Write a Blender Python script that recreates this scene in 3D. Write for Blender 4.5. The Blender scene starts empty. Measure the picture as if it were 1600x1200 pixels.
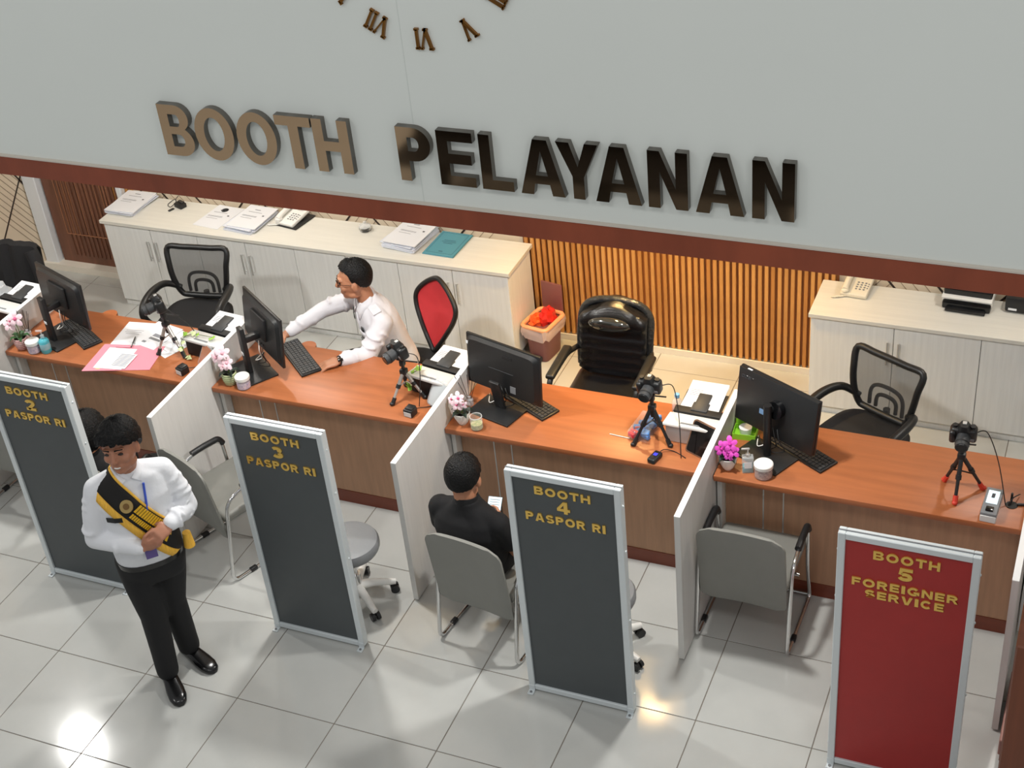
import bpy, bmesh, math, random
import numpy as np
from mathutils import Vector, Matrix
from mathutils.bvhtree import BVHTree
random.seed(7)
PI = math.pi
SC = bpy.context.scene
COL = SC.collection

# ------------------------------------------------------------------ camera
cam_d = bpy.data.cameras.new('camera')
cam_d.sensor_width = 36.0
cam_d.lens = 2272.57 / 1600 * 36
cam_d.clip_end = 100
cam = bpy.data.objects.new('camera', cam_d)
COL.objects.link(cam)
cam.matrix_world = (Matrix.Translation((3.9781, -4.3417, 5.7362)) @ Matrix.Rotation(0.4540, 4, 'Z')
                    @ Matrix.Rotation(0.9690, 4, 'X') @ Matrix.Rotation(-0.1099, 4, 'Z'))
SC.camera = cam

# ------------------------------------------------------------------ world, large lights, exposure
world = bpy.data.worlds.new('hall_air')
SC.world = world
world.use_nodes = True
bgn = world.node_tree.nodes['Background']
bgn.inputs[0].default_value = (0.98, 0.99, 1.0, 1)
bgn.inputs[1].default_value = 0.45
vs = SC.view_settings
vs.view_transform = 'Standard'
vs.look = 'None'
vs.gamma = 1.0
vs.use_curve_mapping = False
vs.exposure = 0.0

def area(name, loc, size, power, color, target=None, shape='RECTANGLE', size_y=None, spread=PI):
    l = bpy.data.lights.new(name, 'AREA')
    l.shape = shape
    l.size = size
    if size_y:
        l.size_y = size_y
    l.energy = power
    l.color = color
    l.spread = spread
    o = bpy.data.objects.new(name, l)
    COL.objects.link(o)
    o.location = loc
    if target is not None:
        o.rotation_euler = (Vector(target) - Vector(loc)).to_track_quat('-Z', 'Y').to_euler()
    return o

# hall ceiling panels in front of the booths (the hall is two storeys high)
area('hall_panel_light', (-2.5, -3.2, 7.4), 1.2, 56, (1.0, 0.98, 0.95), None, 'RECTANGLE', 1.2)
area('hall_panel_light', (2.0, -3.2, 7.4), 1.2, 56, (1.0, 0.98, 0.95), None, 'RECTANGLE', 1.2)
area('hall_panel_light', (6.5, -3.2, 7.4), 1.2, 56, (1.0, 0.98, 0.95), None, 'RECTANGLE', 1.2)

# ------------------------------------------------------------------ helpers
def lin(c):
    out = []
    for x in c:
        x = x / 255.0
        out.append(x / 12.92 if x <= 0.04045 else ((x + 0.055) / 1.055) ** 2.4)
    return tuple(out) + (1.0,)

MATS = {}
def M(name, rgb, rough=0.5, metal=0.0, var=0.0, vscale=(8, 8, 8), bump=0.0, bscale=60, spec=None, trans=0.0,
      alpha=1.0, emit=0.0, coat=0.0, rgb2=None, sub=0.0, ior=None, rvar=0.0):
    """Procedural principled material: colour varied by stretched noise, fine bump by noise."""
    if name in MATS:
        return MATS[name]
    m = bpy.data.materials.new(name)
    m.use_nodes = True
    nt = m.node_tree
    b = nt.nodes['Principled BSDF']
    b.inputs['Base Color'].default_value = lin(rgb)
    b.inputs['Roughness'].default_value = rough
    b.inputs['Metallic'].default_value = metal
    if spec is not None:
        b.inputs['Specular IOR Level'].default_value = spec
    if trans:
        b.inputs['Transmission Weight'].default_value = trans
    if ior:
        b.inputs['IOR'].default_value = ior
    if alpha < 1:
        b.inputs['Alpha'].default_value = alpha
    if coat:
        b.inputs['Coat Weight'].default_value = coat
        b.inputs['Coat Roughness'].default_value = 0.08
    if emit:
        b.inputs['Emission Color'].default_value = lin(rgb)
        b.inputs['Emission Strength'].default_value = emit
    if sub:
        b.inputs['Subsurface Weight'].default_value = sub
        b.inputs['Subsurface Radius'].default_value = (0.01, 0.004, 0.002)
    if var or rgb2 or bump or rvar:
        tc = nt.nodes.new('ShaderNodeTexCoord')
        mp = nt.nodes.new('ShaderNodeMapping')
        mp.inputs['Scale'].default_value = vscale
        nt.links.new(tc.outputs['Object'], mp.inputs['Vector'])
    if var or rgb2:
        nz = nt.nodes.new('ShaderNodeTexNoise')
        nz.inputs['Scale'].default_value = 1.0
        nz.inputs['Detail'].default_value = 6
        nz.inputs['Roughness'].default_value = 0.65
        nt.links.new(mp.outputs[0], nz.inputs['Vector'])
        rp = nt.nodes.new('ShaderNodeValToRGB')
        rp.color_ramp.elements[0].position = 0.3
        rp.color_ramp.elements[1].position = 0.7
        a = lin(rgb)
        c2 = lin(rgb2) if rgb2 else tuple(min(1, x * (1 + var)) for x in a[:3]) + (1,)
        c1 = a if rgb2 else tuple(x * (1 - var) for x in a[:3]) + (1,)
        rp.color_ramp.elements[0].color = c1
        rp.color_ramp.elements[1].color = c2
        nt.links.new(nz.outputs['Fac'], rp.inputs[0])
        nt.links.new(rp.outputs[0], b.inputs['Base Color'])
    if rvar:
        n3 = nt.nodes.new('ShaderNodeTexNoise')
        n3.inputs['Scale'].default_value = 3.0
        nt.links.new(tc.outputs['Object'], n3.inputs['Vector'])
        mr = nt.nodes.new('ShaderNodeMapRange')
        mr.inputs['To Min'].default_value = max(0, rough - rvar)
        mr.inputs['To Max'].default_value = rough + rvar
        nt.links.new(n3.outputs['Fac'], mr.inputs['Value'])
        nt.links.new(mr.outputs[0], b.inputs['Roughness'])
    if bump:
        n2 = nt.nodes.new('ShaderNodeTexNoise')
        n2.inputs['Scale'].default_value = bscale
        n2.inputs['Detail'].default_value = 3
        nt.links.new(tc.outputs['Object'], n2.inputs['Vector'])
        bp = nt.nodes.new('ShaderNodeBump')
        bp.inputs['Strength'].default_value = bump
        bp.inputs['Distance'].default_value = 0.01
        nt.links.new(n2.outputs['Fac'], bp.inputs['Height'])
        nt.links.new(bp.outputs[0], b.inputs['Normal'])
    MATS[name] = m
    return m

class MB:
    """Collects shapes into one mesh."""
    def __init__(s):
        s.v = []
        s.f = []
    def add(s, vs, fs, mat=None):
        o = len(s.v)
        if mat is not None:
            vs = [mat @ Vector(v) for v in vs]
        s.v.extend([tuple(v) for v in vs])
        s.f.extend([tuple(i + o for i in f) for f in fs])
        return s
    def box(s, c, d, mat=None, rz=0.0):
        x, y, z = d[0] / 2, d[1] / 2, d[2] / 2
        vs = [(-x, -y, -z), (x, -y, -z), (x, y, -z), (-x, y, -z), (-x, -y, z), (x, -y, z), (x, y, z), (-x, y, z)]
        T = Matrix.Translation(c) @ Matrix.Rotation(rz, 4, 'Z')
        if mat is not None:
            T = mat @ T
        return s.add(vs, [(0, 3, 2, 1), (4, 5, 6, 7), (0, 1, 5, 4), (1, 2, 6, 5), (2, 3, 7, 6), (3, 0, 4, 7)], T)
    def b2(s, lo, hi, mat=None):
        return s.box([(a + b) / 2 for a, b in zip(lo, hi)], [b - a for a, b in zip(lo, hi)], mat)
    def rbox(s, c, d, r=0.01, seg=2, mat=None, rz=0.0):
        bm = bmesh.new()
        bmesh.ops.create_cube(bm, size=1)
        for v in bm.verts:
            v.co = Vector((v.co.x * d[0], v.co.y * d[1], v.co.z * d[2]))
        bmesh.ops.bevel(bm, geom=bm.edges[:], offset=min(r, min(d) * 0.49), segments=seg, affect='EDGES', profile=0.5)
        T = Matrix.Translation(c) @ Matrix.Rotation(rz, 4, 'Z')
        if mat is not None:
            T = mat @ T
        bm.verts.index_update()
        s.add([v.co.copy() for v in bm.verts], [[v.index for v in f.verts] for f in bm.faces], T)
        bm.free()
        return s
    def cyl(s, p0, p1, r0, r1=None, seg=16, mat=None):
        r1 = r0 if r1 is None else r1
        p0, p1 = Vector(p0), Vector(p1)
        z = (p1 - p0).normalized()
        x = z.orthogonal().normalized()
        y = z.cross(x)
        vs, fs = [], []
        for k in range(seg):
            a = 2 * PI * k / seg
            d = x * math.cos(a) + y * math.sin(a)
            vs += [p0 + d * r0, p1 + d * r1]
        for k in range(seg):
            a, b = 2 * k, 2 * ((k + 1) % seg)
            fs.append((a, b, b + 1, a + 1))
        fs.append(tuple(2 * k for k in range(seg))[::-1])
        fs.append(tuple(2 * k + 1 for k in range(seg)))
        return s.add(vs, fs, mat)
    def cap(s, p0, p1, r0, r1=None, seg=14, mat=None, n=4):
        """tapered capsule"""
        r1 = r0 if r1 is None else r1
        p0, p1 = Vector(p0), Vector(p1)
        z = (p1 - p0)
        z = z.normalized() if z.length > 1e-6 else Vector((0, 0, 1))
        x = z.orthogonal().normalized()
        y = z.cross(x)
        rings = []
        for k in range(n + 1):
            a = -PI / 2 + PI / 2 * k / n
            rings.append((p0 + z * r0 * math.sin(a), r0 * math.cos(a)))
        for k in range(n + 1):
            a = PI / 2 * k / n
            rings.append((p1 + z * r1 * math.sin(a), r1 * math.cos(a)))
        return s._rings(rings, x, y, seg, mat)
    def _rings(s, rings, x, y, seg, mat=None):
        vs, fs = [], []
        for c, r in rings:
            r = max(r, 1e-5)
            for k in range(seg):
                a = 2 * PI * k / seg
                vs.append(c + (x * math.cos(a) + y * math.sin(a)) * r)
        for i in range(len(rings) - 1):
            for k in range(seg):
                a, b = i * seg + k, i * seg + (k + 1) % seg
                fs.append((a, b, b + seg, a + seg))
        fs.append(tuple(range(seg))[::-1])
        o = (len(rings) - 1) * seg
        fs.append(tuple(range(o, o + seg)))
        return s.add(vs, fs, mat)
    def ell(s, c, r, ax=None, seg=16, n=10, mat=None):
        """ellipsoid; ax = three axis vectors"""
        ax = ax or (Vector((1, 0, 0)), Vector((0, 1, 0)), Vector((0, 0, 1)))
        c = Vector(c)
        vs, fs = [], []
        for i in range(n + 1):
            t = -PI / 2 + PI * i / n
            for k in range(seg):
                a = 2 * PI * k / seg
                vs.append(c + ax[0] * (r[0] * max(math.cos(t), 1e-4) * math.cos(a)) + ax[1] * (r[1] * max(math.cos(t), 1e-4) * math.sin(a)) + ax[2] * (r[2] * math.sin(t)))
        for i in range(n):
            for k in range(seg):
                a, b = i * seg + k, i * seg + (k + 1) % seg
                fs.append((a, b, b + seg, a + seg))
        fs.append(tuple(range(seg))[::-1])
        fs.append(tuple(range(n * seg, n * seg + seg)))
        return s.add(vs, fs, mat)
    def loft(s, secs, seg=24, e=2.4, mat=None):
        """secs: (centre, half-vector a, half-vector b): closed loft of superellipses"""
        vs, fs = [], []
        for c, a, b in secs:
            c, a, b = Vector(c), Vector(a), Vector(b)
            for k in range(seg):
                t = 2 * PI * k / seg
                ct, st = math.cos(t), math.sin(t)
                vs.append(c + a * (math.copysign(abs(ct) ** (2 / e), ct)) + b * (math.copysign(abs(st) ** (2 / e), st)))
        for i in range(len(secs) - 1):
            for k in range(seg):
                p, q = i * seg + k, i * seg + (k + 1) % seg
                fs.append((p, q, q + seg, p + seg))
        fs.append(tuple(range(seg))[::-1])
        o = (len(secs) - 1) * seg
        fs.append(tuple(range(o, o + seg)))
        return s.add(vs, fs, mat)
    def tube(s, pts, r, seg=10, closed=False, mat=None):
        pts = [Vector(p) for p in pts]
        n = len(pts)
        vs, fs = [], []
        prev = None
        for i, p in enumerate(pts):
            if closed:
                t = (pts[(i + 1) % n] - pts[i - 1]).normalized()
            else:
                t = (pts[min(i + 1, n - 1)] - pts[max(i - 1, 0)]).normalized()
            x = t.orthogonal().normalized() if prev is None else (prev - t * prev.dot(t)).normalized()
            prev = x
            y = t.cross(x)
            rr = r[i] if isinstance(r, (list, tuple)) else r
            for k in range(seg):
                a = 2 * PI * k / seg
                vs.append(p + (x * math.cos(a) + y * math.sin(a)) * rr)
        m = n if closed else n - 1
        for i in range(m):
            for k in range(seg):
                a, b = i * seg + k, i * seg + (k + 1) % seg
                c, d = ((i + 1) % n) * seg + (k + 1) % seg, ((i + 1) % n) * seg + k
                fs.append((a, b, c, d))
        if not closed:
            fs.append(tuple(range(seg))[::-1])
            fs.append(tuple(range((n - 1) * seg, n * seg)))
        return s.add(vs, fs, mat)
    def lathe(s, prof, seg=24, c=(0, 0, 0), mat=None, cap0=True, cap1=True):
        vs, fs = [], []
        for r, z in prof:
            for k in range(seg):
                a = 2 * PI * k / seg
                vs.append((c[0] + max(r, 1e-5) * math.cos(a), c[1] + max(r, 1e-5) * math.sin(a), c[2] + z))
        for i in range(len(prof) - 1):
            for k in range(seg):
                a, b = i * seg + k, i * seg + (k + 1) % seg
                fs.append((a, b, b + seg, a + seg))
        if cap0:
            fs.append(tuple(range(seg))[::-1])
        if cap1:
            o = (len(prof) - 1) * seg
            fs.append(tuple(range(o, o + seg)))
        return s.add(vs, fs, mat)
    def prism(s, poly, t0, t1, mat=None):
        """polygon in local XY extruded in Z from t0 to t1"""
        n = len(poly)
        vs = [(x, y, t0) for x, y in poly] + [(x, y, t1) for x, y in poly]
        fs = [tuple(range(n))[::-1], tuple(range(n, 2 * n))]
        for k in range(n):
            j = (k + 1) % n
            fs.append((k, j, j + n, k + n))
        return s.add(vs, fs, mat)
    def mesh(s, name):
        me = bpy.data.meshes.new(name)
        me.from_pydata(s.v, [], s.f)
        me.validate()
        return me
    def build(s, name, mat, parent=None, smooth=True, ang=40, label=None):
        me = s.mesh(name)
        bm = bmesh.new()
        bm.from_mesh(me)
        bmesh.ops.recalc_face_normals(bm, faces=bm.faces[:])
        bm.to_mesh(me)
        bm.free()
        if smooth:
            me.shade_smooth()
            me.set_sharp_from_angle(angle=math.radians(ang))
        return link(name, me, mat, parent, label)

def link(name, me, mat, parent=None, label=None):
    o = bpy.data.objects.new(name, me)
    if mat is not None:
        me.materials.clear()
        me.materials.append(mat)
    COL.objects.link(o)
    if parent is not None:
        o.parent = parent
    if label:
        o['label'] = label
    return o

def tag(o, label, cat, group=None):
    o['label'] = label
    o['category'] = cat
    if group:
        o['group'] = group
    return o

def thing(name, label, cat, loc=(0, 0, 0), rz=0.0, group=None):
    o = bpy.data.objects.new(name, None)
    o.empty_display_size = 0.05
    COL.objects.link(o)
    o.location = loc
    o.rotation_euler = (0, 0, rz)
    return tag(o, label, cat, group)

def struct(o):
    o['kind'] = 'structure'
    return o

def copy_tree(root, loc=None, rz=None, label=None, group=None, parent=None):
    c = root.copy()
    COL.objects.link(c)
    if parent is not None:
        c.parent = parent
    if loc is not None:
        c.location = loc
    if rz is not None:
        c.rotation_euler = (0, 0, rz)
    if label:
        c['label'] = label
    if group:
        c['group'] = group
    for ch in list(root.children):
        copy_tree(ch, parent=c)
    return c

def XZ(y, flip=False):
    """maps local (x, y, t) to world (x, y0 - t, z): a plate facing -Y"""
    return Matrix(((1, 0, 0, 0), (0, 0, -1, y), (0, 1, 0, 0), (0, 0, 0, 1)))

def rrect(w, h, r, n=5, cx=0, cy=0):
    p = []
    for (sx, sy, a0) in ((1, 1, 0), (-1, 1, 90), (-1, -1, 180), (1, -1, 270)):
        for k in range(n + 1):
            a = math.radians(a0 + 90 * k / n)
            p.append((cx + sx * (w / 2 - r) + r * math.cos(a), cy + sy * (h / 2 - r) + r * math.sin(a)))
    return p

def bez(p0, p1, p2, p3, n=12):
    p0, p1, p2, p3 = map(Vector, (p0, p1, p2, p3))
    return [p0 * (1 - t) ** 3 + p1 * 3 * t * (1 - t) ** 2 + p2 * 3 * t * t * (1 - t) + p3 * t ** 3 for t in [k / n for k in range(n + 1)]]

def cat(pts, n=6, closed=False):
    """Catmull-Rom through points"""
    pts = [Vector(p) for p in pts]
    out = []
    N = len(pts)
    rng = range(N) if closed else range(N - 1)
    for i in rng:
        if closed:
            a, b, c, d = pts[i - 1], pts[i], pts[(i + 1) % N], pts[(i + 2) % N]
        else:
            a, b, c, d = pts[max(i - 1, 0)], pts[i], pts[i + 1], pts[min(i + 2, N - 1)]
        for k in range(n):
            t = k / n
            out.append(0.5 * ((2 * b) + (c - a) * t + (2 * a - 5 * b + 4 * c - d) * t * t + (3 * b - a - 3 * c + d) * t ** 3))
    if not closed:
        out.append(pts[-1])
    return out

# ------------------------------------------------------------------ glyphs (built as outlines, no font file)
def _arc(cx, cy, rx, ry, a0, a1, n=14):
    return [(cx + rx * math.cos(math.radians(a0 + (a1 - a0) * k / n)), cy + ry * math.sin(math.radians(a0 + (a1 - a0) * k / n))) for k in range(n + 1)]

def _stroke(path, t):
    P = [Vector((x, y)) for x, y in path]
    L, Rr = [], []
    n = len(P)
    for i in range(n):
        d1 = (P[i] - P[i - 1]).normalized() if i > 0 else (P[1] - P[0]).normalized()
        d2 = (P[i + 1] - P[i]).normalized() if i < n - 1 else d1
        d = (d1 + d2).normalized()
        nn = Vector((-d.y, d.x))
        c = max(0.5, d.dot(d1))
        L.append(tuple(P[i] + nn * (t / 2 / c)))
        Rr.append(tuple(P[i] - nn * (t / 2 / c)))
    return L + Rr[::-1]

def glyph(ch, w, t):
    h = t * 0.92
    if ch == 'I':
        return [[(0, 0), (0, 1), (w, 1), (w, 0)]]
    if ch == 'O':
        return [_arc(w / 2, .5, w / 2, .51, 0, 360, 36)[:-1], _arc(w / 2, .5, w / 2 - t, .51 - h, 0, 360, 36)[:-1]]
    if ch == 'B':
        xs = w * 0.55
        o = [(0, 0), (0, 1), (xs, 1)] + _arc(xs, .745, w * .95 - xs, .255, 90, -55, 12)[1:] + _arc(xs, .285, w - xs, .285, 50, -90, 12)
        h1 = [(t, .5 + h * .42), (t, 1 - h)] + _arc(xs, .71 + .03, w * .95 - xs - t, (1 - h - .5 - h * .42) / 2, 90, -90, 10)
        y0, y1 = h, .5 - h * .4
        h2 = [(t, y0), (t, y1)] + _arc(xs, (y0 + y1) / 2, w - xs - t, (y1 - y0) / 2, 90, -90, 10)
        yy = (1 - h + .5 + h * .42) / 2
        h1 = [(t, .5 + h * .42), (t, 1 - h)] + _arc(xs, yy, w * .95 - xs - t, (1 - h - .5 - h * .42) / 2, 90, -90, 10)
        return [o, h1, h2]
    if ch in 'PR':
        xs = w * 0.5
        yb = .38
        if ch == 'P':
            o = [(0, 0), (0, 1), (xs, 1)] + _arc(xs, (1 + yb) / 2, w - xs, (1 - yb) / 2, 90, -90, 14)[1:] + [(t, yb), (t, 0)]
        else:
            o = [(0, 0), (0, 1), (xs, 1)] + _arc(xs, (1 + yb) / 2, w * .96 - xs, (1 - yb) / 2, 90, -60, 12)[1:] + [(w * 1.03, 0), (w * 1.03 - t * 1.15, 0), (w * .5, yb), (t, yb), (t, 0)]
        y0, y1 = yb + h, 1 - h
        hh = [(t, y0), (t, y1)] + _arc(xs, (y0 + y1) / 2, w * .97 - xs - t, (y1 - y0) / 2, 90, -90, 10)
        return [o, hh]
    if ch == 'T':
        return [[(0, 1), (w, 1), (w, 1 - h), (w / 2 + t / 2, 1 - h), (w / 2 + t / 2, 0), (w / 2 - t / 2, 0), (w / 2 - t / 2, 1 - h), (0, 1 - h)]]
    if ch == 'H':
        return [[(0, 0), (0, 1), (t, 1), (t, .5 + h / 2), (w - t, .5 + h / 2), (w - t, 1), (w, 1), (w, 0), (w - t, 0), (w - t, .5 - h / 2), (t, .5 - h / 2), (t, 0)]]
    if ch == 'E':
        return [[(0, 0), (0, 1), (w, 1), (w, 1 - h), (t, 1 - h), (t, .5 + h / 2), (w * .93, .5 + h / 2), (w * .93, .5 - h / 2), (t, .5 - h / 2), (t, h), (w, h), (w, 0)]]
    if ch == 'F':
        return [[(0, 0), (0, 1), (w, 1), (w, 1 - h), (t, 1 - h), (t, .5 + h / 2), (w * .9, .5 + h / 2), (w * .9, .5 - h / 2), (t, .5 - h / 2), (t, 0)]]
    if ch == 'L':
        return [[(0, 0), (0, 1), (t, 1), (t, h), (w, h), (w, 0)]]
    if ch == 'A':
        a = t * 1.12
        k = w / 2 - a * .55
        def xl(y): return a + (w / 2 - a) * y / (1 - .13) * 0.93
        y0, y1 = .2, .2 + h * .85
        hole = [(xl(y1), y1), (w / 2, .80), (w - xl(y1), y1)]
        return [[(0, 0), (k, 1), (w - k, 1), (w, 0), (w - a, 0), (w - xl(y0), y0), (xl(y0), y0), (a, 0)], hole]
    if ch == 'Y':
        a = t * 1.15
        return [[(0, 1), (a, 1), (w / 2, .58), (w - a, 1), (w, 1), (w / 2 + t / 2, .40), (w / 2 + t / 2, 0), (w / 2 - t / 2, 0), (w / 2 - t / 2, .40)]]
    if ch == 'V':
        a = t * 1.15
        return [[(0, 1), (a, 1), (w / 2, .26), (w - a, 1), (w, 1), (w / 2 + a * .55, 0), (w / 2 - a * .55, 0)]]
    if ch == 'N':
        return [[(0, 0), (0, 1), (t, 1), (w - t, .36), (w - t, 1), (w, 1), (w, 0), (w - t, 0), (t, .64), (t, 0)]]
    if ch == 'S':
        r = (1 - h) / 4
        rx = (w - t) / 2
        p = _arc(w / 2, 1 - h / 2 - r, rx, r, 25, 275, 14)
        q = _arc(w / 2, h / 2 + r, rx, r, 95, -155, 14)
        return [_stroke(p, h), _stroke(q, h)]
    if ch == 'C':
        return [_stroke(_arc(w / 2, .5, (w - t) / 2, .51 - h / 2, 42, 318, 24), (t + h) / 2)]
    if ch == 'G':
        a = _stroke(_arc(w / 2, .5, (w - t) / 2, .51 - h / 2, 42, 320, 24), (t + h) / 2)
        return [a, [(w * .52, .5), (w, .5), (w, .12), (w - t, .12), (w - t, .5 - h * .8), (w * .52, .5 - h * .8)]]
    if ch == '2':
        p = _arc(w / 2, .69, (w - t) / 2, .31 - h / 2, 170, -30, 14) + [(t * .75, h / 2 + .02)]
        return [_stroke(p, t), [(0, 0), (0, h), (w, h), (w, 0)]]
    if ch == '3':
        p = _arc(w * .47, .735, (w - t) / 2 * .92, .265 - h / 2, 160, -80, 12)
        q = _arc(w * .47, .28, (w - t) / 2, .28 - h / 2, 80, -160, 12)
        return [_stroke(p, t * .95), _stroke(q, t * .95)]
    if ch == '4':
        return [[(0, .2), (0, .42), (w * .5, 1), (w * .82, 1), (w * .82, .42), (w, .42), (w, .2), (w * .82, .2), (w * .82, 0), (w * .82 - t, 0), (w * .82 - t, .2)],
                [(t * .9, .42), (w * .82 - t, .42), (w * .82 - t, .74)]]
    if ch == '5':
        q = _arc(w * .46, .325, (w - t) / 2, .325 - h / 2, 125, -160, 16)
        return [_stroke(q, t * .95), [(w * .12, 1), (w * .95, 1), (w * .95, 1 - h), (w * .32, 1 - h), (w * .24, .46), (w * .04, .5)]]
    return []

def glyph_obj(name, polys, h, depth, mat, parent, xform, sx=1.0):
    """each polygon group filled (even-odd) and extruded; merged into one mesh"""
    groups = []
    if len(polys) > 1 and name not in ('overlap',):
        groups = [polys]
    else:
        groups = [polys]
    cu = bpy.data.curves.new(name, 'CURVE')
    cu.dimensions = '2D'
    cu.fill_mode = 'BOTH'
    cu.extrude = depth / 2
    for g in groups:
        for poly in g:
            sp = cu.splines.new('POLY')
            sp.points.add(len(poly) - 1)
            for q, (x, y) in zip(sp.points, poly):
                q.co = (x * h * sx, y * h, 0, 1)
            sp.use_cyclic_u = True
    tmp = bpy.data.objects.new('tmp', cu)
    me = bpy.data.meshes.new_from_object(tmp)
    bpy.data.objects.remove(tmp)
    me.transform(xform)
    me.update()
    o = link(name, me, mat, parent)
    return o

def letter(ch, w, t, h, depth, mat, parent, origin, name='letter'):
    """one raised letter on a plate facing -Y; origin = lower-left corner of its back face"""
    polys = glyph(ch, w, t)
    X = Matrix.Translation(origin) @ Matrix(((1, 0, 0, 0), (0, 0, -1, -depth / 2), (0, 1, 0, 0), (0, 0, 0, 1)))
    if ch in '35G2S':                       # overlapping strokes: fill separately, join
        parts = [glyph_obj('tmp_glyph', [q], h, depth, None, None, X) for q in polys]
        mb = MB()
        for q in parts:
            mb.add([v.co.copy() for v in q.data.vertices], [tuple(f.vertices) for f in q.data.polygons])
            me = q.data
            bpy.data.objects.remove(q)
            bpy.data.meshes.remove(me)
        return mb.build(name, mat, parent, smooth=False)
    return glyph_obj(name, polys, h, depth, mat, parent, X)

# ------------------------------------------------------------------ materials
m_tile = M('porcelain_tile', (184, 185, 181), 0.13, var=0.035, vscale=(2.5, 2.5, 2.5), rvar=0.05)
m_grout = M('tile_grout', (120, 112, 102), 0.8)
m_wallup = M('painted_panel', (226, 231, 226), 0.36, var=0.012, vscale=(0.7, 0.7, 0.7))
m_band = M('mahogany_band', (136, 66, 42), 0.38, var=0.22, vscale=(3, 3, 1.2))
m_strip = M('pale_edge_strip', (205, 196, 184), 0.5)
m_ceil = M('ceiling_white', (225, 222, 215), 0.8)
m_cream = M('cream_wall_panel', (224, 208, 184), 0.6, var=0.03)
m_creamline = M('panel_groove', (158, 140, 118), 0.7)
m_inlay = M('dark_inlay', (52, 40, 34), 0.5)
m_slat = M('honey_slat', (196, 140, 76), 0.45, var=0.28, vscale=(14, 14, 1.6))
m_slatb = M('slat_backing', (140, 84, 42), 0.6)
m_white = M('white_paint', (226, 230, 234), 0.45)
m_base = M('white_baseboard', (228, 222, 210), 0.5)
m_door = M('walnut_door', (112, 72, 54), 0.45, var=0.25, vscale=(18, 18, 1.5))
m_doorl = M('door_inlay', (170, 116, 82), 0.5)
m_cab = M('ash_laminate', (228, 229, 226), 0.5, var=0.055, vscale=(45, 45, 1.8))
m_cabtop = M('ash_laminate_top', (216, 214, 205), 0.45, var=0.045, vscale=(1.8, 40, 40))
m_gap = M('shadow_gap', (70, 68, 64), 0.8)
m_steel = M('brushed_steel', (205, 205, 203), 0.42, 0.7)
m_chrome = M('chrome', (215, 215, 215), 0.08, 1.0)
m_desk = M('cherry_top', (164, 97, 58), 0.38, var=0.13, vscale=(1.6, 22, 22), rvar=0.06)
m_front = M('oak_front', (170, 131, 102), 0.5, var=0.13, vscale=(26, 26, 1.8))
m_kick = M('cherry_kick', (112, 50, 28), 0.4, var=0.12, vscale=(2, 20, 20))
m_part = M('white_ash_board', (214, 213, 209), 0.45, var=0.05, vscale=(30, 30, 1.6))
m_partedge = M('white_edge_band', (232, 233, 233), 0.4)
m_alu = M('white_aluminium', (214, 221, 223), 0.35, 0.15)
m_greyp = M('charcoal_board', (72, 77, 79), 0.42, var=0.04)
m_redp = M('red_board', (166, 38, 36), 0.42, var=0.05)
m_gold = M('gold_mirror', (240, 200, 104), 0.3, 0.75)
m_bronze = M('bronze_mirror', (216, 184, 150), 0.06, 1.0)
m_lside = M('letter_edge', (120, 116, 110), 0.35, 0.8)
m_clock = M('antique_gold', (150, 104, 52), 0.15, 1.0)
m_black = M('black_plastic', (26, 27, 28), 0.42)
m_blackg = M('black_gloss', (14, 15, 17), 0.16)
m_blackm = M('matt_black', (20, 20, 21), 0.6)
m_dgrey = M('dark_grey_plastic', (52, 54, 56), 0.5)
m_mgrey = M('mid_grey_plastic', (120, 123, 126), 0.5)
m_lgrey = M('light_grey_plastic', (205, 205, 203), 0.45)
m_wplas = M('white_plastic', (232, 231, 226), 0.4)
m_cplas = M('cream_plastic', (226, 218, 198), 0.42)
m_leather = M('black_leather', (18, 18, 20), 0.22, bump=0.25, bscale=140)
m_film = M('clear_film', (235, 240, 242), 0.06, alpha=0.14)
m_meshf = M('grey_mesh', (62, 62, 62), 0.75, alpha=0.62)
m_fabblk = M('black_fabric', (22, 22, 24), 0.85, bump=0.2, bscale=250)
m_redmesh = M('red_mesh', (196, 50, 56), 0.6, var=0.06)
m_chairg = M('grey_upholstery', (128, 128, 122), 0.55, var=0.03)
m_stoolg = M('grey_vinyl', (128, 130, 132), 0.45, bump=0.15, bscale=30)
m_paper = M('paper', (222, 224, 228), 0.7)
m_paper2 = M('paper_edges', (212, 216, 226), 0.8, var=0.12, vscale=(1, 1, 400))
m_print = M('printed_ink', (128, 130, 136), 0.8)
m_printd = M('dark_ink', (70, 70, 74), 0.8)
m_pink = M('pink_card', (226, 140, 156), 0.6)
m_teal = M('teal_card', (76, 142, 158), 0.5)
m_teald = M('teal_print', (44, 96, 112), 0.5)
m_binb = M('brown_bin', (126, 78, 76), 0.5)
m_binp = M('peach_rim', (240, 168, 120), 0.5)
m_bag = M('clear_bag', (240, 214, 206), 0.25, alpha=0.6)
m_redbag = M('red_bag', (214, 44, 36), 0.25)
m_orgbag = M('orange_bag', (244, 96, 40), 0.3)
m_glass = M('clear_glass', (250, 250, 250), 0.04, trans=1.0, ior=1.45)
m_acryl = M('clear_acrylic', (238, 242, 244), 0.08, alpha=0.3)
m_gel = M('blue_gel', (90, 190, 205), 0.15, alpha=0.8)
m_green = M('leaf_green', (46, 84, 44), 0.45, var=0.2)
m_leafd = M('dark_leaf', (24, 40, 30), 0.4, var=0.2)
m_ivy = M('ivy_leaf', (150, 196, 70), 0.5, var=0.2)
m_ivyp = M('pale_ivy', (214, 226, 170), 0.5)
m_petal = M('blush_petal', (244, 214, 222), 0.6)
m_petalc = M('pink_throat', (222, 96, 140), 0.6)
m_petalm = M('magenta_petal', (222, 78, 190), 0.55)
m_soil = M('soil', (44, 34, 26), 0.9)
m_stem = M('flower_stem', (88, 104, 52), 0.6)
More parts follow.
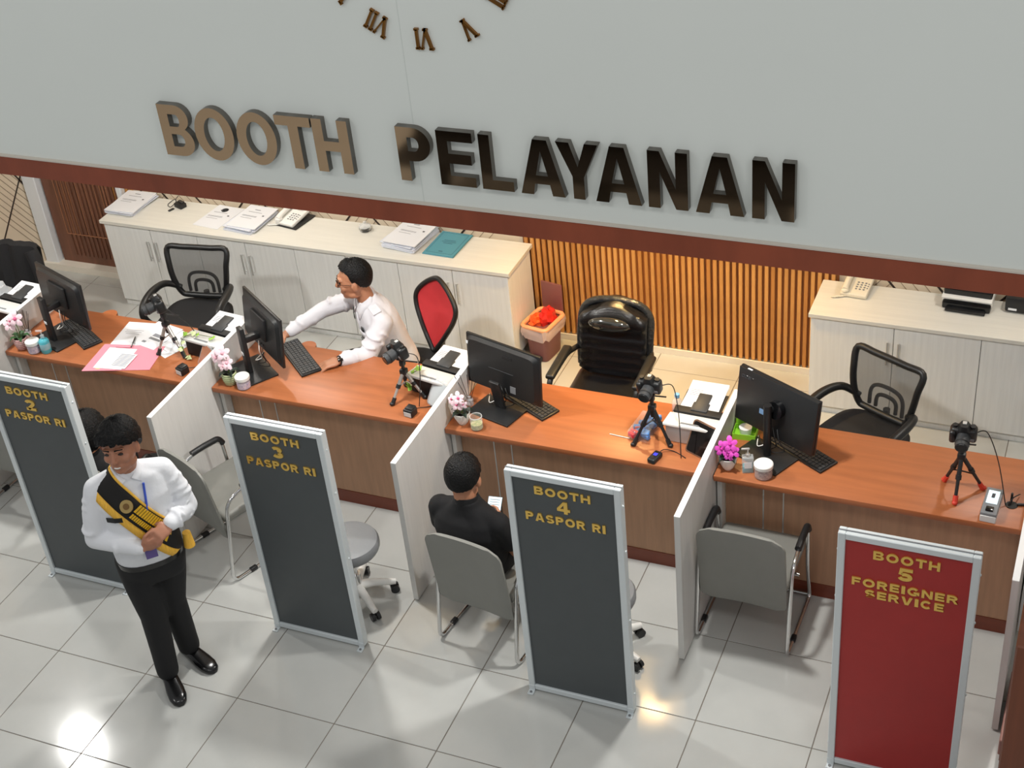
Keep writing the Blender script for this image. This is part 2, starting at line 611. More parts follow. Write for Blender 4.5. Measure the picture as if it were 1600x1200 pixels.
m_potw = M('white_ceramic', (236, 235, 230), 0.3)
m_stripe_red = M('maroon_glaze', (138, 70, 74), 0.35)
m_stripe_grn = M('green_glaze', (86, 104, 58), 0.35)
m_potp = M('rose_glaze', (226, 190, 184), 0.35)
m_potg = M('pale_green_glaze', (206, 214, 168), 0.35)
m_sweet = M('wrapped_sweets', (120, 90, 150), 0.4, rgb2=(230, 200, 200), vscale=(60, 60, 60))
m_sweet2 = M('dark_sweets', (120, 60, 50), 0.4, rgb2=(210, 170, 150), vscale=(60, 60, 60))
m_sweet3 = M('green_sweets', (120, 150, 70), 0.4, rgb2=(220, 200, 160), vscale=(60, 60, 60))
m_bluebit = M('blue_clips', (34, 120, 196), 0.3, var=0.25, vscale=(50, 50, 50))
m_redbit = M('red_clips', (208, 40, 60), 0.35)
m_lime = M('lime_plastic', (140, 200, 52), 0.4)
m_copper = M('rose_metal', (206, 160, 132), 0.25, 0.9)
m_mirror = M('dark_screen_glass', (24, 20, 20), 0.05, spec=0.8)
m_screen = M('lit_screen', (205, 222, 228), 0.3, emit=0.6)
m_bluescr = M('blue_indicator', (60, 60, 220), 0.3, emit=0.8)
m_sticker = M('white_sticker', (228, 230, 232), 0.5)
m_redleg = M('red_rubber', (206, 62, 44), 0.5)
m_skin = M('skin_tan', (176, 122, 92), 0.5, sub=0.08, var=0.05)
m_skin2 = M('skin_brown', (172, 118, 92), 0.5, sub=0.08, var=0.05)
m_lip = M('lips', (150, 84, 74), 0.5)
m_hair = M('black_hair', (9, 8, 8), 0.5, bump=0.7, bscale=120, var=0.3, vscale=(60, 60, 10), spec=0.25)
m_shirt = M('white_cotton', (226, 228, 232), 0.75, bump=0.35, bscale=16)
m_shirt2 = M('grey_white_cotton', (214, 213, 218), 0.75, bump=0.35, bscale=18)
m_polo = M('black_cotton', (16, 16, 18), 0.85, bump=0.2, bscale=20)
m_trous = M('black_trousers', (14, 14, 16), 0.8, bump=0.15, bscale=14)
m_shoe = M('black_shoe', (12, 12, 13), 0.2)
m_eye = M('dark_eye', (28, 20, 18), 0.3)
m_sash = M('black_velvet', (18, 15, 14), 0.8)
m_sashy = M('gold_embroidery', (226, 176, 30), 0.55, var=0.18, vscale=(80, 80, 80))
m_fringe = M('yellow_fringe', (238, 184, 66), 0.7, var=0.15, vscale=(120, 120, 10))
m_blue = M('blue_ribbon', (54, 84, 190), 0.6)
m_wood2 = M('podium_wood', (110, 58, 34), 0.4, var=0.2, vscale=(16, 16, 1.5))
m_podl = M('podium_side', (150, 104, 94), 0.4, var=0.1, vscale=(16, 16, 1.5))
m_reed = M('black_reed', (20, 18, 18), 0.6)
m_water = M('pale_blue_plastic', (120, 176, 214), 0.3)
m_lampw = M('lamp_diffuser', (255, 250, 240), 0.4, emit=6.0)
m_plastbag = M('clear_plastic_bag', (220, 226, 230), 0.2, alpha=0.5)

# ------------------------------------------------------------------ floor: slab of grout, a tile object for every 60 cm tile in view
T = 0.6
floor = MB().b2((-8, -9, -0.06), (9, 4.2, -0.003)).build('floor', m_grout, None, smooth=False)
struct(floor)
tile_me = MB().rbox((0, 0, -0.006), (T - 0.005, T - 0.005, 0.012), 0.0015, 1).mesh('tile')
tile_me.materials.append(m_tile)
Rc = cam.matrix_world.to_3x3()
def inview(P, mx=120):
    d = Rc.transposed() @ (Vector(P) - cam.location)
    if d.z > -0.1:
        return False
    u, v = 800 + 2272.57 * d.x / -d.z, 600 - 2272.57 * d.y / -d.z
    return -mx < u < 1600 + mx and -mx < v < 1200 + mx
rest = MB()
for i in range(-13, 15):
    for j in range(-15, 7):
        cx, cy = (i + 0.5) * T, (j + 0.5) * T
        if any(inview((cx + a * T / 2, cy + b * T / 2, 0)) for a in (-1, 0, 1) for b in (-1, 0, 1)):
            o = bpy.data.objects.new('tile', tile_me)
            COL.objects.link(o)
            o.parent = floor
            o.location = (cx, cy, 0)
            o.rotation_euler = (0, 0, PI / 2 * random.randint(0, 3))
        else:
            rest.box((cx, cy, -0.006), (T - 0.005, T - 0.005, 0.012))
rt = rest.build('outlying_tiles', m_tile, floor, smooth=False)
rt['kind'] = 'stuff'

# ------------------------------------------------------------------ back wall, left wall, upper wall, ceiling
YB = 3.84
wb = struct(MB().b2((-4.35, YB, 0), (6.0, YB + 0.15, 2.9)).build('wall_back', m_cream, None, smooth=False))
def bar(mb, p, q, w, d, y):
    """thin bar on a plate at y, from (x,z) p to q, width w, standing d proud"""
    p, q = Vector((p[0], 0, p[1])), Vector((q[0], 0, q[1]))
    t = (q - p).normalized()
    n = Vector((-t.z, 0, t.x)) * w / 2
    vs = []
    for yy in (y - d, y + 0.002):
        for c in (p - n, q - n, q + n, p + n):
            vs.append((c.x, yy, c.z))
    mb.add(vs, [(0, 1, 2, 3), (4, 7, 6, 5), (0, 4, 5, 1), (1, 5, 6, 2), (2, 6, 7, 3), (3, 7, 4, 0)])
# dark diagonal inlays and fine grooves over the cabinets
x = -3.1
k = 0
while x < 6.0:
    if not (0.0 < x < 2.15):
        s = -1 if k % 3 else 1
        mb = MB()
        bar(mb, (x, 0.72), (x + s * 0.5, 1.32), 0.014, 0.003, YB)
        mb.build('inlay_strip', m_inlay, wb, smooth=False)
        for j in range(1, 4):
            g = MB()
            bar(g, (x + j * 0.075, 0.72), (x + j * 0.075 + s * 0.5, 1.32), 0.005, 0.002, YB)
            g.build('groove', m_creamline, wb, smooth=False)
    x += 0.31
    k += 1
# slatted panel between the cabinet runs
slb = MB().b2((0.20, YB - 0.012, 0.05), (2.42, YB, 2.85)).build('slat_backing', m_slatb, wb, smooth=False)
n = 50
pitch = 2.2 / n
sl_me = [MB().rbox((0, 0, 1.44), (0.026, 0.022, 2.78), 0.003, 1).mesh('slat') for _ in range(3)]
for q, me in enumerate(sl_me):
    me.materials.append(m_slat if q == 0 else M('honey_slat_%d' % q, [(206, 150, 84), (182, 124, 62)][q - 1], 0.45, var=0.28, vscale=(14, 14, 1.6)))
for i in range(n):
    o = bpy.data.objects.new('slat', random.choice(sl_me))
    COL.objects.link(o)
    o.parent = wb
    o.location = (0.21 + (i + 0.5) * pitch, YB - 0.024 - random.uniform(0, 0.004), 0)
for i in range(5):
    o = bpy.data.objects.new('slat', random.choice(sl_me))
    COL.objects.link(o)
    o.parent = wb
    o.location = (-3.30 + i * pitch, YB - 0.02, 0)
struct(MB().b2((0.3, YB - 0.05, 0), (2.36, YB - 0.038, 0.05)).build('baseboard_back', m_base, None, smooth=False))

# left wall with diagonal grooves, door in the back wall beside it
XL = -4.16
wl = struct(MB().b2((XL - 0.15, 1.0, 0), (XL, YB + 0.15, 2.9)).build('wall_left', m_cream, None, smooth=False))
def lbar(mb, p, q, w, d):
    p, q = Vector((0, p[0], p[1])), Vector((0, q[0], q[1]))
    t = (q - p).normalized()
    nn = Vector((0, -t.z, t.y)) * w / 2
    vs = []
    for xx in (XL + d, XL - 0.002):
        for c in (p - nn, q - nn, q + nn, p + nn):
            vs.append((xx, c.y, c.z))
    mb.add(vs, [(0, 1, 2, 3), (4, 7, 6, 5), (0, 4, 5, 1), (1, 5, 6, 2), (2, 6, 7, 3), (3, 7, 4, 0)])
for k in range(34):
    g = MB()
    zt = 0.12 + k * 0.075                      # height at the door end of each diagonal groove
    y0_, z0_ = 3.79, zt - 0.0
    y1_ = 3.79 - (2.3 - zt) / 1.4 if zt > 0.1 else 3.0
    y1_ = max(1.3, y1_)
    lbar(g, (y1_, z0_ + 1.4 * (3.79 - y1_)), (y0_, z0_), 0.006, 0.002)
    g.build('groove', m_creamline, wl, smooth=False)
g = MB(); lbar(g, (3.10, 0.14), (4.0 - 0.16, 0.91), 0.014, 0.003); g.build('inlay_strip', m_inlay, wl, smooth=False)
g = MB(); lbar(g, (3.2, 1.74), (3.80, 0.71), 0.014, 0.003); g.build('inlay_strip', m_inlay, wl, smooth=False)
struct(MB().b2((XL, 1.0, 0), (XL + 0.015, YB - 0.12, 0.05)).build('baseboard_left', m_base, None, smooth=False))

door = struct(bpy.data.objects.new('door_1', None)); COL.objects.link(door); door.location = (-4.0, YB - 0.03, 0)
DW = 0.76
MB().b2((0.0, 0.0, 0.05), (DW, 0.03, 2.1)).build('door_leaf', m_door, door, smooth=False)
for i in range(15):
    MB().rbox((0.145 + i * 0.042, -0.004, 1.1), (0.022, 0.012, 1.96), 0.002, 1).build('door_rib', m_door, door, smooth=False)
for (z0, z1) in ((0.32, 0.326), (0.86, 0.866)):
    MB().b2((0.13, -0.012, z0), (DW - 0.02, -0.006, z1)).build('door_inlay', m_doorl, door, smooth=False)
for xx in (0.122, 0.16, 0.205, 0.25, 0.34, 0.43, 0.52, 0.58, 0.61, 0.64):
    MB().b2((xx, -0.011, 0.32), (xx + 0.004, -0.006, 2.05)).build('door_inlay', m_doorl, door, smooth=False)
MB().rbox((-0.085, -0.015, 1.1), (0.13, 0.08, 2.2), 0.006, 1).build('door_frame', m_white, door, smooth=False)
MB().rbox((DW + 0.03, -0.015, 1.1), (0.05, 0.06, 2.2), 0.006, 1).build('door_frame', m_white, door, smooth=False)
MB().cyl((DW - 0.03, -0.05, 1.02), (DW - 0.03, 0, 1.02), 0.012).cyl((DW - 0.03, -0.05, 1.02), (DW - 0.12, -0.05, 1.02), 0.009).build('door_handle', m_steel, door)
struct(MB().b2((XL, YB - 0.12, 0), (-3.13, YB - 0.1, 0.055)).b2((XL, YB - 0.1, 0), (-3.13, YB, 0.05)).build('trim_1', m_base, None, smooth=False))

# upper wall that hangs over the booths
YU = 0.86
struct(MB().b2((-8, YU, 2.6), (9, YU + 0.22, 7.0)).build('wall_upper', m_wallup, None, smooth=False))
band = struct(MB().b2((-8, YU - 0.016, 2.598), (9, YU - 0.0005, 2.703)).build('trim_2', m_band, None, smooth=False))
struct(MB().b2((-8, YU - 0.02, 2.703), (9, YU - 0.0005, 2.711)).build('trim_3', m_strip, None, smooth=False))
for xx in (1.098, 4.2):
    MB().b2((xx, YU - 0.0012, 2.712), (xx + 0.003, YU, 7)).build('panel_joint', M('joint_line', (216, 221, 217), 0.5), bpy.data.objects['wall_upper'], smooth=False)
struct(MB().b2((-8, YU + 0.22, 2.82), (9, YB + 0.15, 2.9)).build('ceiling', m_ceil, None, smooth=False))

# downlights in the low ceiling behind the upper wall
def downlight(x, y, power, color, size=0.16, label='', spread=PI):
    t = thing('ceiling_downlight', label, 'lamp', (x, y, 2.82), 0, 'recessed downlights over the booths')
    MB().lathe([(0.075, -0.004), (0.1, -0.012), (0.11, -0.006), (0.11, 0.0), (0.075, 0.0)], 28, cap0=False, cap1=False).build('ring', m_white, t)
    MB().cyl((0, 0, -0.004), (0, 0, -0.001), 0.075, seg=24).build('diffuser', m_lampw, t)
    a = area('downlight_bulb', (x, y, 2.80), size, power, color, None, 'DISK', spread=spread)
    return t
downlight(-2.87, 1.30, 41, (1.0, 0.985, 0.955), label='recessed round downlight above the second booth')
downlight(-0.10, 1.30, 41, (1.0, 0.985, 0.955), label='recessed round downlight above the third booth')
downlight(2.2, 1.30, 41, (1.0, 0.985, 0.955), label='recessed round downlight above the fifth booth')
downlight(1.30, 3.0, 29, (1.0, 0.64, 0.25), label='warm recessed downlight in front of the slatted wall', spread=math.radians(88))
downlight(-1.7, 3.2, 23, (1.0, 0.94, 0.86), label='recessed round downlight above the long back cabinets')
downlight(4.0, 3.2, 19, (1.0, 0.95, 0.88), label='recessed round downlight above the right back cabinets')

# ------------------------------------------------------------------ sign on the upper wall: BOOTH PELAYANAN
sign = thing('wall_lettering', 'large mirror-bronze capitals reading BOOTH PELAYANAN on the pale upper wall', 'sign', (0, YU, 2.83))
X0 = [('B', -.240, .172), ('O', -.050, .212), ('O', .182, .212), ('T', .402, .186), ('H', .597, .182),
      ('P', 1.022, .164), ('E', 1.220, .172), ('L', 1.422, .150), ('A', 1.605, .205), ('Y', 1.780, .190), ('A', 1.950, .205), ('N', 2.185, .172), ('A', 2.390, .205), ('N', 2.628, .174)]
H = 0.262
for ch, x, w in X0:
    o = letter(ch, w / H, 0.052 / H, H, 0.035, m_bronze, sign, (x, 0, 0))
    o.data.materials.append(m_lside)
    for pl in o.data.polygons:
        if abs(pl.normal.y) < 0.5:
            pl.material_index = 1

# clock of roman numerals
clock = thing('wall_clock', 'clock of separate antique-gold roman numerals on the upper wall', 'clock', (1.208, YU, 3.917))
ROM = ['XII', 'I', 'II', 'III', 'IIII', 'V', 'VI', 'VII', 'VIII', 'IX', 'X', 'XI']
def serif_stroke(mb, p, q, w, X):
    p, q = Vector(p), Vector(q)
    t = (q - p).normalized()
    n_ = Vector((-t.y, t.x)) * w / 2
    mb.prism([tuple(p - n_), tuple(q - n_), tuple(q + n_), tuple(p + n_)], 0, 0.014, X)
    for e in (p, q):
        mb.prism([(e.x - w * .9, e.y - .0045), (e.x + w * .9, e.y - .0045), (e.x + w * .9, e.y + .0045), (e.x - w * .9, e.y + .0045)], 0, 0.014, X)
for k, r in enumerate(ROM):
    a = -2 * PI * k / 12
    mb = MB()
    W = {'I': .024, 'V': .058, 'X': .058}
    tot = sum(W[c] for c in r)
    X = Matrix(((1, 0, 0, 0), (0, 0, -1, 0), (0, 1, 0, 0), (0, 0, 0, 1))) @ Matrix.Rotation(a, 4, 'Z') @ Matrix.Translation((0, 0.422, 0))
    cx = -tot / 2
    hh = .042
    for c in r:
        w = W[c]
        if c == 'I':
            serif_stroke(mb, (cx + w / 2, -hh), (cx + w / 2, hh), .011, X)
        elif c == 'V':
            serif_stroke(mb, (cx + .006, hh), (cx + w / 2, -hh), .012, X)
            serif_stroke(mb, (cx + w - .008, hh), (cx + w / 2, -hh), .007, X)
        else:
            serif_stroke(mb, (cx + .006, hh), (cx + w - .008, -hh), .012, X)
            serif_stroke(mb, (cx + w - .008, hh), (cx + .006, -hh), .007, X)
        cx += w
    mb.build('numeral', m_clock, clock, smooth=False)

# ------------------------------------------------------------------ back cabinets: units of two doors each under one continuous worktop
YC, HC = 3.39, 0.764
def cabinet(x0, x1, label, handles=True):
    t = thing('base_cabinet', label, 'cabinet', ((x0 + x1) / 2, YC, 0), 0, 'back cabinets')
    w = x1 - x0
    MB().b2((-w / 2 + .001, .018, .055), (w / 2 - .001, YB - YC - .055, HC - .028)).build('body', m_cab, t, smooth=False)
    MB().b2((-w / 2, .02, 0), (w / 2, .035, .055)).build('plinth', m_cab, t, smooth=False)
    for s in (-1, 1):
        d = MB().rbox((s * w / 4, .009, .055 + (HC - .028 - .055) / 2), (w / 2 - .004, .018, HC - .028 - .055 - .004), .0015, 1).build('door', m_cab, t, smooth=False)
        hx = s * .034
        hz = HC - .028 - .19
        MB().rbox((hx, -.022, hz), (.012, .012, .17), .004, 2).cyl((hx, -.02, hz - .07), (hx, .002, hz - .07), .004, seg=8).cyl((hx, -.02, hz + .07), (hx, .002, hz + .07), .004, seg=8).build('handle', m_steel, d, label='slim steel bar handle')
    return t
xs = [-3.10, -2.262, -1.425, -.586, .262]
names = ['pale ash cabinet at the door end of the long back run', 'pale ash cabinet behind the mesh chair, second from the door', 'pale ash cabinet behind the seated clerk', 'pale ash cabinet beside the brown waste bin']
for i in range(4):
    cabinet(xs[i], xs[i + 1], names[i])
tag(MB().rbox((-1.42, (YC + YB) / 2 - .03, HC - .014), (3.40, YB - YC - .02, .028), .002, 1).build('cabinet_worktop', m_cabtop, None, smooth=False), 'long pale ash worktop with stacks of paper on the left cabinets', 'worktop')
MB_side = None
xs2 = [2.335, 3.375, 4.415]
for i, l in enumerate(['pale ash cabinet beside the slatted wall, behind the right mesh chair', 'pale ash cabinet at the far right edge under the scanner']):
    cabinet(xs2[i], xs2[i + 1], l)
tag(MB().rbox((3.375, (YC + YB) / 2 - .03, HC - .014), (2.10, YB - YC - .02, .028), .002, 1).build('cabinet_worktop', m_cabtop, None, smooth=False), 'pale ash worktop on the right cabinets holding a cream telephone', 'worktop')

# ------------------------------------------------------------------ counters
D, YF, YK, YBK = 0.827, 1.565, 1.684, 2.14
def desk(x0, x1, label, tab=None, strips=True):
    t = thing('counter_desk', label, 'desk', (x0, YF, 0), 0, 'booth counters')
    w = x1 - x0
    top = MB().rbox((w / 2, (YBK - YF) / 2, D - .018), (w, YBK - YF, .036), .004, 2)
    if tab:
        top.lathe([(.055, D - .034), (.055, D - .002)], 24, (tab, YBK - YF, 0))
    top.build('desk_top', m_desk, t)
    yk = YK - YF
    a, b = (.245, .355) if strips else (.245, .355)
    edges = [.035, a, b, w - .004]
    for i in range(3):
        MB().b2((edges[i] + (.003 if i else 0), yk, .094), (edges[i + 1] - .003, yk + .018, D - .037)).build('front_panel', m_front, t, smooth=False)
    for e in (a, b):
        MB().b2((e - .0035, yk - .003, .28), (e + .0035, yk + .01, D - .037)).build('metal_strip', m_steel, t, smooth=False, label='thin vertical metal strip')
        MB().b2((e - .003, yk + .004, .094), (e + .003, yk + .012, .28)).build('panel_joint', m_gap, t, smooth=False)
    MB().b2((.035, yk - .004, 0), (w - .002, yk + .02, .0935)).build('kick_board', m_kick, t, smooth=False)
    MB().b2((.004, .06, .094), (.03, YBK - YF - .03, D - .037)).build('side_panel', m_part, t, smooth=False)
    MB().b2((w - .022, yk + .02, 0), (w - .004, YBK - YF - .03, D - .037)).build('side_panel', m_part, t, smooth=False)
    return t
P12, P23, P34, P45, P56 = -2.58, -.984, .601, 2.193, 3.812
TH = .03
desk(P12 - 1.56, P12 - .004, 'cherry-topped counter at the far left edge, mostly out of the picture', tab=None)
desk(P12 + TH + .004, P23 - .004, 'cherry-topped counter of booth 2 holding the pink folder', tab=.42)
desk(P23 + TH + .004, P34 - .004, 'cherry-topped counter of booth 3 where the clerk leans', tab=.36)
desk(P34 + TH + .004, P45 - .004, 'cherry-topped counter of booth 4 behind the man in black', tab=1.32)
desk(P45 + TH + .004, P56 - .004, 'cherry-topped counter of booth 5 behind the red board', tab=None)
desk(P56 + TH + .004, P56 + 1.2, 'sliver of cherry-topped counter beyond the rightmost partition', tab=None)
def partition(x, label):
    t = thing('booth_partition', label, 'partition', (x, .985, 0), 0, 'white booth partitions')
    MB().b2((.0, .002, .012), (TH, 1.14, 1.003)).build('board', m_part, t, smooth=False)
    MB().b2((-.001, .0, 1.003), (TH + .001, 1.142, 1.006)).build('top_edge', m_partedge, t, smooth=False)
    MB().b2((-.0005, -.001, .012), (TH + .0005, .002, 1.003)).build('front_edge', m_part, t, smooth=False)
    MB().b2((.008, .02, 0), (.022, .05, .012)).b2((.008, 1.08, 0), (.022, 1.11, .012)).build('foot', m_black, t, smooth=False)
    return t
partition(P12, 'white ash partition at the left edge, left of the booth 2 monitor')
partition(P23, 'white ash partition between booth 2 and booth 3')
partition(P34, 'white ash partition left of the seated man in black')
partition(P45, 'white ash partition left of the empty grey chair in booth 5')
partition(P56, 'white ash partition at the right edge, seen almost edge on')

# ------------------------------------------------------------------ booth signs
def fit_line(text, x0, x1, z, h, y, par, wide=1.0, t=.26):
    ws = {'I': .34, 'E': .86, 'F': .82, 'L': .8, 'O': 1.12, 'G': 1.1, 'C': 1.05, 'A': 1.08, 'V': 1.05, 'N': 1.0, ' ': .42, 'S': .95, 'P': .92, 'R': .98, 'B': .98, 'T': .98, 'H': 1.0}
    gap = .2
    tot = sum(ws[c] for c in text) + gap * (len(text) - 1)
    k = (x1 - x0) / (tot * h)
    x = x0
    for c in text:
        w = ws[c] * k
        if c != ' ':
            letter(c, w, t * (.5 + .5 * k), h, .006, m_gold, par, (x, y, z))
        x += (ws[c] + gap) * k * h
def booth_sign(x0, x1, y, num, lines, panel, label):
    t = thing('booth_sign', label, 'sign', ((x0 + x1) / 2, y, 0), 0, 'freestanding booth boards')
    w = x1 - x0
    hs, fw, dp = 1.492, .034, .05
    MB().b2((-w / 2 + fw - .004, .012, .04), (w / 2 - fw + .004, .03, hs - fw + .004)).build('panel', panel, t, smooth=False)
    fr = lambda c, d: MB().rbox(c, d, .003, 1)
    fr((-w / 2 + fw / 2, dp / 2, hs / 2 + .006), (fw, dp, hs - .012)).build('frame_post', m_alu, t, smooth=False)
    fr((w / 2 - fw / 2, dp / 2, hs / 2 + .006), (fw, dp, hs - .012)).build('frame_post', m_alu, t, smooth=False)
    fr((0, dp / 2, hs - fw / 2), (w - 2 * fw, dp, fw)).build('frame_rail', m_alu, t, smooth=False)
    fr((0, dp / 2, .028), (w - 2 * fw, dp, fw)).build('frame_rail', m_alu, t, smooth=False)
    MB().b2((-w / 2 - .001, .022, hs - .0005), (w / 2 + .001, .028, hs + .003)).build('cap_groove', m_mgrey, t, smooth=False)
    for s in (-1, 1):
        bx = s * (w / 2 - fw / 2)
        br = MB().rbox((bx, -.014, .003), (.034, .042, .006), .002, 1).rbox((bx, -.0005, .02), (.034, .004, .04), .001, 1).build('foot_bracket', m_alu, t)
        MB().cyl((bx, -.018, .006), (bx, -.018, .010), .007, seg=10).build('bolt', m_mgrey, br)
        for z in (.13, .65, 1.1, 1.38):
            MB().ell((s * (w / 2 + .001), dp / 2, z), (.005, .007, .007), seg=8, n=6).build('screw', m_alu, t)
    cx = 0.0
    fit_line('BOOTH', -.146, .138, 1.371, .049, .012, t)
    letter(num, .92, .27, .072, .006, m_gold, t, (-.036, .012, 1.279))
    for (tx, z, a, b, hh) in lines:
        fit_line(tx, a, b, z, hh, .012, t)
    return t
PR = [('PASPOR RI', 1.203, -.204, .205, .05)]
booth_sign(-1.668, -1.083, .545, '2', PR, m_greyp, 'dark grey BOOTH 2 board at the left, partly behind the usher')
booth_sign(-.077, .503, .545, '3', PR, m_greyp, 'dark grey BOOTH 3 board beside the round stool')
booth_sign(1.500, 2.086, .54, '4', PR, m_greyp, 'dark grey BOOTH 4 board beside the man in black')
booth_sign(3.09, 3.695, .532, '5', [('FOREIGNER', 1.203, -.232, .225, .046), ('SERVICE', 1.142, -.172, .17, .046)], m_redp, 'red BOOTH 5 FOREIGNER SERVICE board at the right')

# ------------------------------------------------------------------ visitor chairs (chrome sled frame, grey pads)
def fillet(pts, r, n=5, closed=False):
    pts = [Vector(p) for p in pts]
    out = []
    N = len(pts)
    for i, p in enumerate(pts):
        if not closed and i in (0, N - 1):
            out.append(p)
            continue
        a, b = pts[i - 1], pts[(i + 1) % N]
        d1, d2 = (a - p), (b - p)
        rr = min(r, d1.length * .45, d2.length * .45)
        q1, q2 = p + d1.normalized() * rr, p + d2.normalized() * rr
        for k in range(n + 1):
            t = k / n
            out.append(q1 * (1 - t) ** 2 + p * 2 * t * (1 - t) + q2 * t * t)
    return out

def curved_pad(w, h, th, r, bow, lean, z0, y0, seg=14, top_r=None):
    """upholstered back: rounded rectangle, bowed in plan, leaning back; local facing +Y"""
    mb = MB()
    nx, nz = seg, 26
    fr, bk = [], []
    top_r = top_r or r
    for j in range(nz + 1):
        v = j / nz
        zz = h * v
        # half width with rounded corners
        e = 0
        if zz < r:
            e = r - math.sqrt(max(0, r * r - (r - zz) ** 2))
        if zz > h - top_r:
            e = top_r - math.sqrt(max(0, top_r ** 2 - (zz - h + top_r) ** 2))
        hw = w / 2 - e
        for i in range(nx + 1):
            u = -1 + 2 * i / nx
            x = u * hw
            y = y0 - lean * zz + bow * (x / (w / 2)) ** 2
            edge = min(1, (1 - abs(u)) * 5) * min(1, v * 6 + .15, (1 - v) * 6 + .15)
            t = th / 2 * (0.35 + .65 * math.sqrt(max(edge, 0)))
            fr.append((x, y + t, z0 + zz))
            bk.append((x, y - t, z0 + zz))
    vs = fr + bk
    o = len(fr)
    fs = []
    for j in range(nz):
        for i in range(nx):
            a = j * (nx + 1) + i
            fs.append((a, a + 1, a + nx + 2, a + nx + 1))
            fs.append((o + a, o + a + nx + 1, o + a + nx + 2, o + a + 1))
    for j in range(nz):
        for i in (0, nx):
            a = j * (nx + 1) + i
            fs.append((a, a + nx + 1, o + a + nx + 1, o + a))
    for i in range(nx):
        for j in (0, nz):
            a = j * (nx + 1) + i
            fs.append((a, a + 1, o + a + 1, o + a))
    return mb.add(vs, fs)

def visitor_chair(label, loc, rz):
    t = thing('visitor_chair', label, 'chair', loc, rz, 'grey visitor chairs')
    MB().rbox((0, .245, .43), (.46, .43, .06), .025, 3).build('seat', m_chairg, t)
    curved_pad(.47, .53, .035, .05, -.02, .13, .285, .045, top_r=.07).build('backrest', m_chairg, t)
    for s in (-1, 1):
        x = s * .25
        loop = fillet([(x, -.03, .012), (x, .03, .40), (x, .05, .555), (x, .17, .605), (x, .385, .60), (x, .40, .30), (x, .48, .012)], .06, 6, closed=True)
        f = MB().tube(loop, .0115, 10, closed=True).build('side_frame', m_chrome, t, label='bent chrome tube loop')
        pad = fillet([(x, .17, .612), (x, .26, .617), (x, .37, .612), (x, .392, .565)], .03, 4)
        MB().tube(pad, .019, 10).build('arm_pad', m_black, f, label='black arm pad')
        MB().rbox((x, .12, .014), (.028, .05, .026), .006, 2).build('glide', m_black, f)
    MB().cyl((-.25, .47, .03), (.25, .47, .03), .010, seg=10).build('cross_bar', m_chrome, t)
    MB().cyl((-.25, .22, .39), (.25, .22, .39), .010, seg=10).build('seat_bar', m_chrome, t)
    return t
c0 = visitor_chair('grey visitor chair under the man in black', (1.135, .73, 0), math.radians(-8))
copy_tree(c0, (2.487, 1.19, 0), math.radians(-1), 'empty grey visitor chair in booth 5, left of the red board')
copy_tree(c0, (-.73, .92, 0), math.radians(-22), 'empty grey visitor chair between the usher and the BOOTH 3 board')
copy_tree(c0, (-2.26, 1.0, 0), math.radians(-6), 'grey visitor chair cut off by the left edge, only its runner showing')
copy_tree(c0, (-1.38, .70, 0), math.radians(4), 'grey visitor chair hidden behind the BOOTH 2 board')

# ------------------------------------------------------------------ round stools
def stool(label, loc, rz):
    t = thing('round_stool', label, 'stool', loc, rz, 'round wheeled stools')
    MB().lathe([(.0, .37), (.15, .37), (.168, .38), (.178, .40), (.178, .43), (.168, .447), (.14, .455), (0, .458)], 32).build('seat', m_stoolg, t)
    MB().cyl((0, 0, .32), (0, 0, .37), .07, seg=16).build('seat_plate', m_black, t)
    MB().cyl((0, 0, .16), (0, 0, .34), .022, seg=14).cyl((0, 0, .06), (0, 0, .2), .034, seg=14).build('gas_column', m_chrome, t)
    for k in range(5):
        a = 2 * PI * k / 5
        d = Vector((math.cos(a), math.sin(a), 0))
        leg = MB().tube([d * .02 + Vector((0, 0, .105)), d * .1 + Vector((0, 0, .1)), d * .20 + Vector((0, 0, .075)), d * .225 + Vector((0, 0, .07))], [.030, .024, .02, .018], 10).build('base_leg', m_wplas, t, label='white plastic base leg')
        cpos = d * .215
        s = Vector((-d.y, d.x, 0))
        MB().cyl(cpos + s * .006 + Vector((0, 0, .026)), cpos + s * .026 + Vector((0, 0, .026)), .026, seg=14).cyl(cpos - s * .026 + Vector((0, 0, .026)), cpos - s * .006 + Vector((0, 0, .026)), .026, seg=14).cyl(cpos - s * .006 + Vector((0, 0, .026)), cpos + s * .006 + Vector((0, 0, .026)), .012, seg=8).cyl(cpos + Vector((0, 0, .03)), cpos + Vector((0, 0, .07)), .008, seg=8).build('caster', m_black, leg)
    return t
st = stool('grey round stool on a white wheeled base beside the BOOTH 3 board', (.285, .90, 0), math.radians(-36))
copy_tree(st, (1.80, .93, 0), math.radians(-20), 'grey round stool hidden behind the BOOTH 4 board, one caster showing')

# ------------------------------------------------------------------ office chairs
def star_base(t, r=.29, mat=None):
    mat = mat or m_black
    MB().cyl((0, 0, .08), (0, 0, .30), .03, seg=14).cyl((0, 0, .28), (0, 0, .42), .018, seg=14).build('gas_column', m_black, t)
    for k in range(5):
        a = 2 * PI * k / 5 + .3
        d = Vector((math.cos(a), math.sin(a), 0))
        leg = MB().tube([d * .02 + Vector((0, 0, .11)), d * r * .5 + Vector((0, 0, .1)), d * r + Vector((0, 0, .075))], [.028, .024, .018], 8).build('base_leg', mat, t)
        c = d * r
        s = Vector((-d.y, d.x, 0))
        MB().cyl(c - s * .025 + Vector((0, 0, .028)), c + s * .025 + Vector((0, 0, .028)), .028, seg=12).cyl(c + Vector((0, 0, .03)), c + Vector((0, 0, .075)), .008, seg=8).build('caster', m_black, leg)

